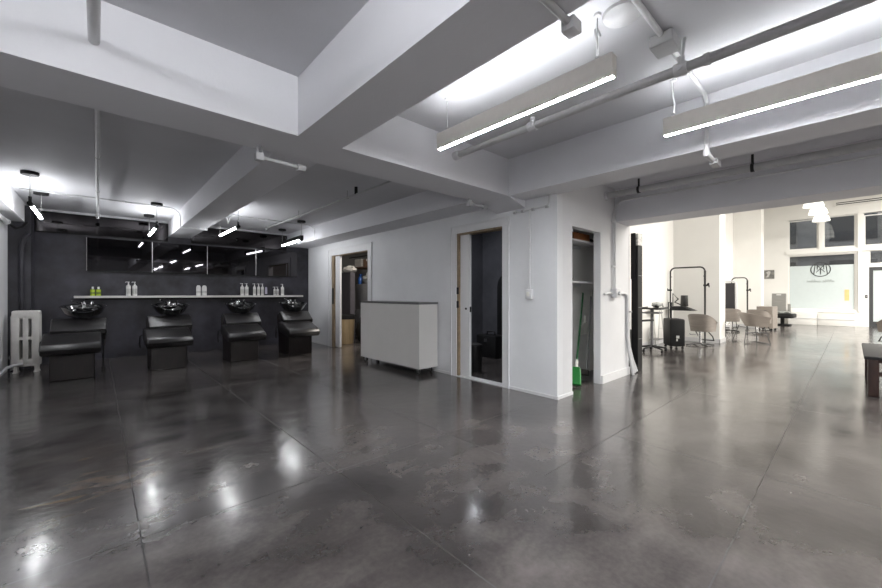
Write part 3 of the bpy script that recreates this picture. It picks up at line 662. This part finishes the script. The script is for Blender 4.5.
jb = MB().box(-.09, .07, -.06, .018, 1.16, 1.29, .008).build('junction_box', 'pipe', t); MB().lathe([(0, 0), (.03, 0), (.03, .02), (0, .02)], (-.01, -.08, 1.225), 14, 'y').build('box_cap', 'pipe', jb)
MB().tube([(-.33, .002, 1.21), (-.26, 0, 1.225), (-.08, 0, 1.225)], .018, 10).tube([(.06, 0, 1.225), (.30, 0, 1.225), (.40, 0, 1.205), (.43, 0, 1.14), (.43, 0, .55), (.46, -.01, .35), (.50, -.03, .15), (.52, -.05, .0)], .02, 10).build('pipe_branch', 'pipe', t)
t = thing('riser_pipe', 'pair of pale pipes running down the wall end and sweeping onto the floor', 'pipe', (5.965, 2.31, 0))
MB().tube([(0, 0, 2.24), (0, 0, .45), (.0, -.01, .32), (.03, -.04, .16), (.07, -.07, .02)], .026, 12).build('pipe_body', 'pipe', t)
MB().tube([(.055, .02, 2.24), (.055, .02, .55), (.065, .01, .40), (.11, -.02, .2), (.19, -.05, .02)], .026, 12).build('pipe_twin', 'pipe', t)
MB().box(-.02, .085, -.03, .05, .93, .955).build('strap', 'grey_pole', t)

# ------------------------------------------------------------------ closet contents
t = thing('closet_shelf', 'upper white shelf in the broom closet', 'shelf', (4.7, 2.63, 1.93), 0, 'shelves in the broom closet'); MB().box(-.66, .72, -.13, .168, 0, .022).build('shelf_board', 'trim', t); MB().box(-.64, .70, .145, .168, -.04, 0).build('shelf_cleat', 'trim', t)
t = thing('closet_shelf', 'lower white shelf in the broom closet above the broom', 'shelf', (4.7, 2.63, 1.365), 0, 'shelves in the broom closet'); MB().box(-.66, .72, -.13, .168, 0, .022).build('shelf_board', 'trim', t); MB().box(-.64, .70, .145, .168, -.04, 0).build('shelf_cleat', 'trim', t)
t = thing('storage_tray', 'orange brown tray on the upper closet shelf', 'tray', (4.98, 2.64, 1.952)); 
mb = MB(); mb.box(-.22, .22, -.10, .10, 0, .012).box(-.22, .22, -.10, -.09, 0, .10).box(-.22, .22, .09, .10, 0, .10).box(-.22, -.21, -.09, .09, 0, .10).box(.21, .22, -.09, .09, 0, .10); mb.build('tray_body', 'orange', t); MB().blob((-.03, 0, .07), .15, .07, .055, .2, 3, 2).build('tray_contents', 'cloth_brown', t)
tag(MB().blob((5.33, 2.6, 1.985), .06, .05, .033, .2, 3, 5).build('dark_pouch', 'black'), 'small black pouch at the front of the upper closet shelf', 'pouch')
tag(MB().blob((4.72, 2.62, 1.417), .10, .07, .03, .15, 3, 4).build('cloth_hat', 'black'), 'flat black cap lying on the lower closet shelf', 'cap')
def lean(t, p0, p1):
    d = Vector(p1)-Vector(p0); t.rotation_euler = d.to_track_quat('Z', 'Y').to_euler(); t.location = p0; return d.length
t = thing('broom', 'green broom leaning in the closet', 'broom'); L = lean(t, (4.62, 2.46, .02), (5.40, 2.74, 1.225))
MB().tube([(0, 0, .30), (0, 0, L)], .0125, 10).build('handle', 'green_dark', t); MB().tube([(0, 0, .24), (0, 0, .36)], [.024, .017], 12).build('ferrule', 'ivory', t)
MB().prism([(-.05, .25), (.05, .25), (.07, .17), (.095, .0), (-.08, .0), (-.065, .17)], 'y', -.03, .03, .006, 1).build('bristles', 'green', t)
t = thing('push_brush', 'grey pole brush with dark bristles leaning behind the broom', 'brush'); L = lean(t, (5.16, 2.57, .05), (5.72, 2.765, 1.26))
MB().tube([(0, 0, .08), (0, 0, L)], .012, 10).build('handle', 'grey_pole', t); MB().box(-.03, .20, -.035, .035, .0, .08, .012).build('brush_head', 'bristle', t); MB().tube([(0, 0, L-.1), (0, 0, L+.01)], .02, 10).build('grip', 'ivory', t)
t = thing('dustpan', 'ivory half round dustpan hanging on the closet wall', 'dustpan', (5.50, 2.775, .60))
MB().prism([(.20*math.cos(math.radians(a)), .18*math.sin(math.radians(a))) for a in range(0, 181, 12)], 'y', -.03, -.002, .006, 1).build('pan', 'ivory', t); MB().tube([(.0, -.016, .16), (.0, -.016, .28)], .012, 8).build('handle', 'ivory', t)
tag(MB().box(4.94, 5.11, 2.765, 2.79, .0, .62, .004, 1).build('leaning_board', 'locker'), 'grey board standing at the back of the broom closet', 'board')
tag(MB().blob((4.52, 2.43, .011), .06, .03, .010, .3, 2, 7).build('dust_heap', 'bristle'), 'small dark scrap on the floor at the closet opening', 'scrap')

# ------------------------------------------------------------------ white cabinet on castors
t = thing('rolling_cabinet', 'white cabinet on castors with a dark top against the door wall', 'cabinet', (3.70, 5.13, 0), math.radians(.6))
MB().box(-.185, .185, -.79, .86, .09, 1.055, .003, 1).build('body', 'cabinet', t)
MB().box(-.195, .19, -.80, .87, 1.055, 1.088, .003, 1).build('worktop', 'slate_top', t)
for x in (-.125, .12):
    for y in (-.70, .77):
        c = MB().box(x-.025, x+.025, y-.03, y+.03, .08, .09).box(x-.022, x-.016, y-.025, y+.025, .025, .085).box(x+.016, x+.022, y-.025, y+.025, .025, .085).build('castor', 'steel', t)
        MB().lathe([(0, -.014), (.036, -.014), (.038, -.008), (.038, .008), (.036, .014), (0, .014)], (x, y, .0385), 18, 'x').build('castor_wheel', 'rubber', c)

# ------------------------------------------------------------------ things in the rooms behind the doors
t = thing('waste_bin', 'gold metal waste bin with a black liner inside the far doorway', 'bin', (4.47, 8.33, 0))
MB().lathe([(0, 0), (.17, 0), (.18, .01), (.215, .66), (.21, .665), (.172, .02), (0, .02)], seg=28).build('bin_body', 'gold', t)
mb = MB(); mb.lathe([(.218, .60), (.224, .63), (.222, .70), (.20, .71), (.19, .64)], seg=28); mb.build('liner', 'black', t)
t = thing('trash_bag', 'full black bag slumped behind the gold bin', 'bag', (4.80, 8.15, 0)); MB().blob((0, 0, .28), .13, .15, .28, .12, 3, 3).build('bag_body', 'black_soft', t); MB().blob((0, 0, .58), .05, .05, .06, .2, 2, 9).build('bag_knot', 'black_soft', t)
t = thing('locker', 'tall dark grey locker inside the far doorway', 'locker', (4.86, 8.95, 0)); MB().box(-.14, -.02, -.40, .42, 0, 1.76).build('body', 'locker', t); MB().box(-.152, -.14, -.39, .41, .06, 1.74).build('door', 'locker', t)
t = thing('refrigerator', 'grey refrigerator partly hidden behind the white cabinet', 'refrigerator', (5.43, 8.60, 0)); MB().box(-.30, .3, -.33, .35, .03, 1.47, .012).build('body', 'fridge', t); MB().box(-.35, -.305, -.33, .35, .06, .80, .012).build('lower_door', 'fridge', t); MB().box(-.35, -.305, -.33, .35, .82, 1.47, .012).build('upper_door', 'fridge', t)
for x in (-.28, .28):
    for y in (-.3, .32): MB().tube([(x, y, 0), (x, y, .035)], .02).build('foot', 'black', t)
MB().tube([(-.36, .30, .45), (-.38, .30, .5), (-.38, .30, .75), (-.36, .30, .78)], .01).build('handle', 'black', t)
t = thing('spray_bottle', 'blue bottle standing on the grey refrigerator', 'bottle', (5.16, 8.84, 1.47)); MB().lathe([(0, 0), (.055, 0), (.06, .02), (.055, .16), (.02, .2), (.02, .23), (0, .23)], seg=16).build('bottle_body', 'blue', t); MB().box(-.03, .03, -.05, .03, .22, .26, .006).build('spray_head', 'blue', t)
tag(MB().blob((5.25, 8.56, 1.61), .13, .17, .14, .25, 3, 6).build('plastic_bag', 'bag'), 'crumpled clear bag on the grey refrigerator', 'bag')
tag(MB().blob((5.2, 8.30, 1.56), .09, .05, .09, .15, 3, 8).build('plastic_tub', 'lab'), 'grey tub on the front edge of the refrigerator', 'tub')
tag(MB().blob((4.86, 8.85, 1.85), .14, .22, .09, .22, 3, 1).build('folded_towels', 'cloth_white'), 'heap of white towels on the dark locker', 'towels')
t = thing('storage_rack', 'wall rack of cartons above the refrigerator', 'rack', (5.6, 8.5, 1.92)); MB().box(-.35, .5, -.9, 1.1, 0, .025).build('rack_board', 'cloth_brown', t); MB().tube([(-.34, -.9, .3), (-.34, 1.1, .3)], .012).build('rack_rail', 'black', t)
for i, (y, h, m, lb) in enumerate(((9.2, .22, 'cloth_white', 'white parcel on the rack above the towels'), (8.75, .20, 'cloth_brown', 'brown carton in the middle of the storage rack'), (8.2, .17, 'cloth_brown', 'brown carton at the door end of the storage rack'))):
    t = thing('storage_carton', lb, 'carton', (5.45, y, 1.945)); MB().box(-.15, .15, -.18, .18, 0, h, .006, 1).build('carton_body', m, t); MB().box(-.152, .152, -.02, .02, h-.06, h+.002).build('carton_tape', 'ivory', t)
t = thing('dark_bin', 'slim black pedal bin just inside the dark doorway', 'bin', (4.40, 4.02, 0)); MB().lathe([(0, 0), (.10, 0), (.105, .01), (.11, .40), (0, .40)], seg=24).build('bin_body', 'black_soft', t); MB().lathe([(0, .40), (.114, .40), (.112, .42), (.06, .437), (0, .44)], seg=24).build('lid', 'black', t)
t = thing('tool_case', 'black case with a carry handle on the dark room floor', 'case', (5.62, 4.72, 0)); MB().box(-.16, .16, -.24, .24, 0, .42, .02).build('case_body', 'black', t); MB().tube([(0, -.1, .42), (0, -.09, .48), (0, .09, .48), (0, .1, .42)], .012).build('handle', 'black_soft', t); MB().box(-.172, -.16, -.03, .03, .3, .36).build('latch', 'steel', t)
t = thing('spray_can', 'small pale can on the dark room floor beside the case', 'can', (5.25, 4.68, 0)); MB().lathe([(0, 0), (.03, 0), (.032, .005), (.032, .15), (.02, .17), (.012, .18), (.012, .21), (0, .21)], seg=16).build('can_body', 'lab', t); MB().lathe([(0, .2), (.016, .2), (.016, .225), (0, .23)], seg=12).build('cap', 'black', t)

# ------------------------------------------------------------------ salon furniture
t = thing('display_tower', 'tall narrow black tower with a silver patterned cap at the opening', 'tower', (6.37, 2.33, 0), math.radians(-10))
MB().box(-.065, .065, -.055, .055, 0, 1.98, .006, 1).build('tower_body', 'black', t); MB().box(-.066, .066, -.056, .056, 1.98, 2.17, .006, 1).build('cap', 'silver_pat', t); MB().box(-.085, -.066, -.02, .05, 1.45, 2.18).build('rear_rail', 'black_soft', t)
for z in (.5, 1.0, 1.5): MB().box(-.05, .05, -.058, -.0555, z, z+.004).build('panel_line', 'steel', t)
t = thing('storage_box', 'low black cabinet behind the tall narrow tower', 'cabinet', (6.36, 2.56, 0)); MB().box(-.22, .22, -.10, .14, .02, .62, .006, 1).build('body', 'black', t); MB().box(-.21, .21, -.105, -.10, .05, .60).build('door', 'black_soft', t); MB().box(-.2, .2, -.09, .12, 0, .02).build('plinth', 'black', t)
t = thing('rolling_tray', 'black tray trolley on castors beside the tall tower', 'trolley', (8.72, 2.86, 0), math.radians(5))
MB().tube([(-.1, 0, .1), (-.1, 0, .88)], .03, 12).build('column', 'grey_seat', t)
MB().box(-.22, .36, -.2, .2, .885, .91, .006).box(-.22, .36, -.2, -.185, .91, .93).box(-.22, .36, .185, .2, .91, .93).build('tray', 'black_soft', t); MB().box(-.24, .1, -.16, .16, .80, .83, .006).build('lower_tray', 'grey_seat', t)
MB().tube([(-.1, -.02, .66), (-.28, .05, .66), (-.45, .1, .66)], .022, 10).build('swing_arm', 'black_soft', t)
base = MB()
for k in range(5):
    a = 2*PI*k/5+.3; base.tube([(-.1, 0, .12), (-.1+.28*math.cos(a), .28*math.sin(a), .075)], [.025, .016], 8)
base.build('base', 'black', t)
for k in range(5):
    a = 2*PI*k/5+.3; MB().lathe([(0, -.018), (.03, -.018), (.034, -.01), (.034, .01), (.03, .018), (0, .018)], (-.1+.28*math.cos(a), .28*math.sin(a), .034), 14, 'y').tube([(-.1+.28*math.cos(a), .28*math.sin(a), .034), (-.1+.28*math.cos(a), .28*math.sin(a), .08)], .012, 8).build('castor', 'black', t)
t = thing('tool_roll', 'grey bundle of tools on the black tray trolley', 'tool roll', (8.86, 2.86, .912)); MB().blob((.06, 0, .06), .15, .09, .06, .15, 3, 3).build('roll_body', 'bag', t); MB().tube([(-.08, -.06, .03), (-.16, -.1, .03), (-.2, -.05, .04)], .018).build('tool_handle', 'black', t)
MB().tube([(.05, -.13, .03), (.16, -.08, .09)], .014).build('tool_handle', 'steel', t)
t = thing('wire_stand', 'white folding wire stand behind the black tray trolley', 'stand', (9.55, 3.06, 0))
for sx in (-1, 1):
    for sy in (-1, 1): MB().tube([(sx*.24, sy*.10, 0), (sx*.05, sy*.08, .84)], .009, 8).build('leg', 'white_wire', t)
MB().tube([(-.15, -.09, .42), (.15, -.09, .42)], .006).tube([(-.15, .09, .42), (.15, .09, .42)], .006).build('crossbar', 'white_wire', t); MB().box(-.18, .18, -.10, .10, .84, .855).build('top', 'white_wire', t); MB().box(-.2, .2, -.09, .09, .16, .175).build('lower_shelf', 'grey_pole', t)

t = thing('suitcase', 'black wheeled suitcase with its handle pulled up', 'suitcase', (9.52, 2.70, 0), math.radians(35))
MB().box(-.22, .22, -.15, .15, .06, .66, .03, 3).build('shell', 'black_soft', t)
for x in (-.14, -.05, .05, .14): MB().box(x-.014, x+.014, -.156, -.15, .10, .62).build('rib', 'black', t)
MB().box(.224, .228, -.012, .012, .40, .55).build('luggage_tag', 'bottle_w', t); MB().box(-.226, -.222, -.03, .03, .24, .30).box(-.2265, -.222, .0, .03, .18, .23).build('sticker', 'lab', t)
MB().tube([(-.10, .08, .64), (-.10, .08, 1.02), (.08, .08, 1.02), (.08, .08, .64)], .008, 8).build('pull_handle', 'black', t)
for x in (-.17, .17):
    for y in (-.11, .11): MB().lathe([(0, -.014), (.026, -.014), (.028, 0), (.026, .014), (0, .014)], (x, y, .028), 14, 'x').tube([(x, y, .03), (x, y, .07)], .014).build('wheel', 'black', t)

def arch_frame(label, loc, w_, h, rz=0):
    # stands in the y-z plane, width along y
    t = thing('styling_frame', label, 'frame', loc, rz, 'black tube frames at the styling stations'); a = w_/2; R = .11
    pts = [(0, -a, 0), (0, -a, h-R)]+arc((-a+R, h-R), R, 180, 90, 6)+arc((a-R, h-R), R, 90, 0, 6)+[(0, a, 0)]
    MB().tube(pts, .018, 12).build('tube_frame', 'frame_blk', t)
    for sy in (-1, 1): MB().box(-.18, .18, sy*a-.03, sy*a+.03, 0, .02).build('foot', 'frame_blk', t)
    for sy, z in ((-1, h*.76), (1, h*.70)):
        MB().tube([(0, sy*a, z), (-.02, sy*a+sy*.05, z), (-.03, sy*a+sy*.08, z+.05)], .02, 8).tube([(0, sy*a-.03, z), (0, sy*a+.03, z)], .024).tube([(-.03, sy*a+sy*.08, z+.05), (-.03, sy*a+sy*.09, z-.05)], .012).build('clamp', 'black', t)
    for sy in (-1, 1): MB().tube([(0, sy*a, h*.88), (0, sy*a-sy*.035, h*.88)], .01, 8).build('lug', 'frame_blk', t)
    return t
t = arch_frame('black arched tube frame behind the suitcase', (10.8, 2.77, 0), .74, 1.865)
MB().prism([(.33, .80), (.30, .90), (.05, .90), (-.20, .80)], 'x', -.26, .12, .02).build('ledge', 'black_soft', t)
MB().tube([(-.05, .30, .90), (-.05, .30, 1.22), (-.05, .18, 1.08), (-.05, .26, 1.0), (-.05, .12, .94)], .014, 8).build('tool_holder', 'black', t)
tag(MB().lathe([(0, 0), (.08, 0), (.085, .01), (.075, .26), (.07, .27), (0, .27)], (10.68, 2.80, .905), 20).build('canister', 'frame_blk'), 'black canister standing on the frame ledge behind the suitcase', 'canister')

def tub_shell(mb, w_, zb, zt_, flare, y0=-.28, depth=.5, slope=.22):
    # open-fronted shell, back at +y ... front at y0; returns mesh added to mb
    b = bmesh.new(); n = 20; outer = []; inner = []
    for k, (off, store) in enumerate(((0, outer), (-.035, inner))):
        for i in range(n+1):
            a = PI*i/n; cx = math.cos(a); sy = math.sin(a)
            ex = (abs(cx)**.55)*(1 if cx >= 0 else -1); ey = sy**.55
            hw = w_/2+off; col = []
            front = 1-ey
            for z, f in ((zb, 0), ((zb+zt_)/2, .55), (zt_-slope*front, 1)):
                k_ = 1-flare*(1-f); col.append(b.verts.new((ex*hw*k_, y0+(depth+off)*ey*(k_ if ey > .1 else 1), z)))
            store.append(col)
    for i in range(n):
        for j in range(2):
            b.faces.new((outer[i][j], outer[i+1][j], outer[i+1][j+1], outer[i][j+1])); b.faces.new((inner[i][j], inner[i][j+1], inner[i+1][j+1], inner[i+1][j]))
        b.faces.new((outer[i][2], outer[i+1][2], inner[i+1][2], inner[i][2])); b.faces.new((outer[i][0], inner[i][0], inner[i+1][0], outer[i+1][0]))
    for i in (0, n):
        for j in range(2): b.faces.new((outer[i][j], outer[i][j+1], inner[i][j+1], inner[i][j]))
    bmesh.ops.recalc_face_normals(b, faces=b.faces)
    return mb._merge(b)
def tub_chair(label, loc, rz, base='star'):
    t = thing('salon_chair', label, 'salon chair', loc, rz, 'taupe salon chairs')
    tub_shell(MB(), .54, .33, .745, .16, depth=.44).build('shell', 'taupe_wood', t, ang=50)
    MB().box(-.17, .17, -.24, .0, .36, .47, .03, 3).build('seat_cushion', 'grey_seat', t)
    if base == 'star':
        MB().tube([(0, 0, .05), (0, 0, .36)], .035, 14).build('column', 'chrome', t)
        for k in range(4):
            a = PI/4+PI/2*k; MB().tube([(0, 0, .06), (.30*math.cos(a), .30*math.sin(a), .018)], [.022, .016], 8).build('leg', 'frame_blk', t)
        MB().tube([(-.13, -.1, .33), (-.15, -.32, .20), (-.15, -.40, .10), (.15, -.40, .10), (.15, -.32, .20), (.13, -.1, .33)], .012, 8).build('footrest', 'frame_blk', t)
        MB().tube([(.04, 0, .26), (.18, .05, .25), (.2, .05, .27)], .009).build('pump_lever', 'chrome', t)
    return t
sc1 = tub_chair('taupe shell salon chair right of the suitcase', (10.45, 2.42, 0), math.radians(84))
dup(sc1, (14.6, 1.93, 0), math.radians(75), 'taupe shell salon chair in front of the small drawer trolley')
dup(sc1, (13.3, -.72, 0), math.radians(115), 'taupe shell salon chair behind the red brown bench')
sc2 = dup(sc1, (14.9, 2.62, 0), math.radians(100), 'taupe shell salon chair facing the second tube frame')
t = thing('wire_chair', 'grey bucket chair on bent wire legs past the white pillar', 'chair', (11.85, 1.70, 0), math.radians(35))
tub_shell(MB(), .60, .42, .76, .30, slope=.12).build('shell', 'taupe', t, ang=50); MB().box(-.18, .18, -.22, .04, .45, .52, .025, 3).build('seat_cushion', 'grey_seat', t)
for sx in (-1, 1): MB().tube([(sx*.17, -.2, .43), (sx*.27, -.28, .012), (sx*.27, .26, .012), (sx*.17, .16, .43)], .011, 8).build('leg', 'wire', t)
MB().tube([(-.27, -.28, .012), (.27, -.28, .012)], .011, 8).tube([(-.17, .16, .40), (.17, .16, .40)], .009).build('crossbar', 'wire', t)

t = arch_frame('black arched tube frame beyond the white pillar', (16.0, 2.58, 0), .42, 1.75)
t2 = thing('standing_mirror', 'round cornered pale framed mirror inside the farther tube frame', 'mirror', (15.6, 2.80, 0))
a, h, R = .20, 1.62, .10
pts = [(0, -a, .3), (0, -a, h-R)]+arc((-a+R, h-R), R, 180, 90, 6)+arc((a-R, h-R), R, 90, 0, 6)+[(0, a, .3)]
MB().tube(pts, .03, 10).tube([(0, -a, .3), (0, a, .3)], .03).build('mirror_frame', 'pipe', t2); MB().box(-.004, .004, -a, a, .3, h-.05).build('mirror_glass', 'mirror', t2); MB().box(-.15, .15, -a, a, 0, .03).tube([(0, -.1, .03), (0, -.1, .3)], .02).tube([(0, .1, .03), (0, .1, .3)], .02).build('stand_foot', 'wire', t2)
t = thing('drawer_trolley', 'small taupe drawer trolley on castors by the far partition', 'trolley', (16.5, 1.93, 0), math.radians(-8))
MB().box(-.25, .25, -.21, .21, .07, .79, .006, 1).build('body', 'taupe_wood', t)
for z in (.10, .33, .56): 
    d = MB().box(-.262, -.25, -.19, .19, z, z+.20, .003, 1).build('drawer', 'taupe', t); MB().box(-.275, -.262, -.06, .06, z+.09, z+.105).build('handle', 'wire', d)
for x in (-.2, .2):
    for y in (-.16, .16): MB().lathe([(0, -.014), (.032, -.014), (.034, 0), (.032, .014), (0, .014)], (x, y, .034), 14, 'x').tube([(x, y, .034), (x, y, .072)], .012).build('castor', 'black', t)
t = thing('pedicure_chair', 'grey tall backed treatment chair with a black seat by the window wall', 'treatment chair', (19.5, 1.78, 0), math.radians(-5))
MB().prism([(.22, .42), (.30, .42), (.42, 1.22), (.34, 1.22)] and [(.12, .38), (.20, .38), (.26, 1.22), (.18, 1.22)], 'y', -.02, .40, .01, 1).build('backrest', 'recl', t)
MB().box(.175, .20, .12, .26, 1.14, 1.19).build('head_tag', 'bottle_w', t)
MB().prism([(.1, .28), (.24, .28), (.20, .82), (.10, .82)], 'y', -.16, -.08, .01, 1).build('side_arm', 'recl', t)
MB().box(-.62, .12, -.34, .42, .30, .46, .04, 3).build('seat', 'black_soft', t); MB().blob((-.25, .03, .50), .25, .26, .05, .2, 3, 4).build('folded_cover', 'bag', t); MB().box(-.3, .1, -.2, .25, .0, .05, .01).tube([(-.1, .03, .04), (-.1, .03, .32)], .06).build('base', 'black', t)
t = thing('framed_print', 'square grey print on the white pier beside the shop window', 'picture', (XW-.002, 2.36, 1.84))
MB().box(-.025, 0, -.16, .16, 0, .36).build('frame', 'art', t, smooth=False); MB().prism([(.03, .06), (.10, .06), (.05, .17), (.09, .26), (.03, .32), (-.04, .29), (-.02, .18)], 'x', -.029, -.025).build('print_figure', 'art_light', t, smooth=False)

# shop window lettering, seen from behind: ring with a crossed monogram and a faint line of script
t = thing('window_decal', 'dark ring monogram over a faint line of script on the shop window', 'sign', (XW+.066, .85, 2.16))
ring = MB().tube([(0, .27*math.cos(2*PI*i/40), .27*math.sin(2*PI*i/40)) for i in range(40)], .014, 6, closed=True); ring.build('ring', 'decal', t)
def bar(mb, y0, z0, y1, z1, r=.012): return mb.tube([(0, y0, z0), (0, y1, z1)], r, 6)
mb = MB(); bar(mb, .19, -.19, .145, .22); bar(mb, -.19, -.19, -.145, .22); mb.build('slant_bar', 'decal', t)
mb = MB(); bar(mb, 0, -.19, 0, .02); bar(mb, .12, -.11, -.12, .20); bar(mb, -.12, -.11, .12, .20); bar(mb, .09, 0, .09, .14); bar(mb, -.09, 0, -.09, .14); bar(mb, .1, .14, -.1, .14); mb.build('monogram', 'decal', t)
mb = MB(); random.seed(3); y = .38
for wlen in (6, 5):
    for k in range(wlen):
        hh = random.choice((.08, .09, .13)); z0 = -.51
        mb.tube([(0, y, z0+random.uniform(0, .02)), (0, y-.012, z0+hh), (0, y-.034, z0+.01), (0, y-.045, z0+hh*.6)], .005, 5); y -= .066
    y -= .05
mb.build('script', 'decal_grey', t)
t = thing('window_note', 'pale orange paper stuck on the shop window', 'note', (XW+.070, .15, .95)); MB().box(-.004, 0, -.06, .06, 0, .42).build('paper', 'orange_note', t)
# air grille above the panes
t = thing('air_grille', 'long white slotted air grille above the window panes', 'grille', (XW-.004, -.4, 4.52)); MB().box(-.06, 0, -.87, .87, 0, .20, .004, 1).build('grille_frame', 'salon_paint', t)
for z in (.05, .115): MB().box(-.064, -.058, -.83, .83, z, z+.03).build('slot', 'black', t)
# wall switch beside the street door
t = thing('door_switch', 'small dark access switch beside the street door', 'switch', (XW-.002, -.335, 1.05)); MB().box(-.02, 0, -.03, .03, 0, .12, .004, 1).build('switch_box', 'locker', t); MB().box(-.024, -.02, -.01, .01, .04, .08).build('button', 'steel', t)

def dome_pendant(label, x, y, z=3.86):
    t = thing('dome_pendant', label, 'pendant lamp', (x, y, z), 0, 'white dome pendants in a row')
    MB().lathe([(.24, 0), (.235, .03), (.20, .16), (.12, .25), (.04, .28), (.035, .30), (.03, .295), (.035, .27), (.11, .235), (.19, .15), (.225, .03)], seg=32).build('lamp_shade', 'opal', t)
    MB().tube([(0, 0, .28), (0, 0, .36)], .035, 12).build('lamp_holder', 'chrome', t); MB().tube([(0, 0, .36), (0, 0, 5.2-z)], .006, 6).build('cord', 'black', t)
    MB().lathe([(0, 0), (.05, .03), (.06, .08), (.03, .14), (0, .16)], (0, 0, .06), 14).build('bulb', 'bulb', t)
    return t
dp = dome_pendant('white dome pendant nearest the opening of the row', 16.1, .81)
dup(dp, (17.7, .78, 3.86), 0, 'middle white dome pendant of the row of three'); dup(dp, (19.5, .78, 3.86), 0, 'white dome pendant nearest the shop window')

# ------------------------------------------------------------------ bench at the frame edge
t = thing('bench', 'reddish brown wooden bench with a dark top at the photo edge', 'bench', (6.76, -.12, 0))
for x in (0, 1.62):
    for y in (-.0, -.52): MB().box(x, x+.10, y-.09, y, 0, .44, .005, 1).build('leg', 'redwood', t)
MB().box(.02, 1.70, -.59, -.02, .40, .435, .004, 1).box(.03, .08, -.53, -.09, .24, .29).box(1.64, 1.69, -.53, -.09, .24, .29).build('rail', 'redwood', t)
MB().box(-.03, 1.76, -.65, .03, .44, .475, .008).build('top', 'bench_top', t)
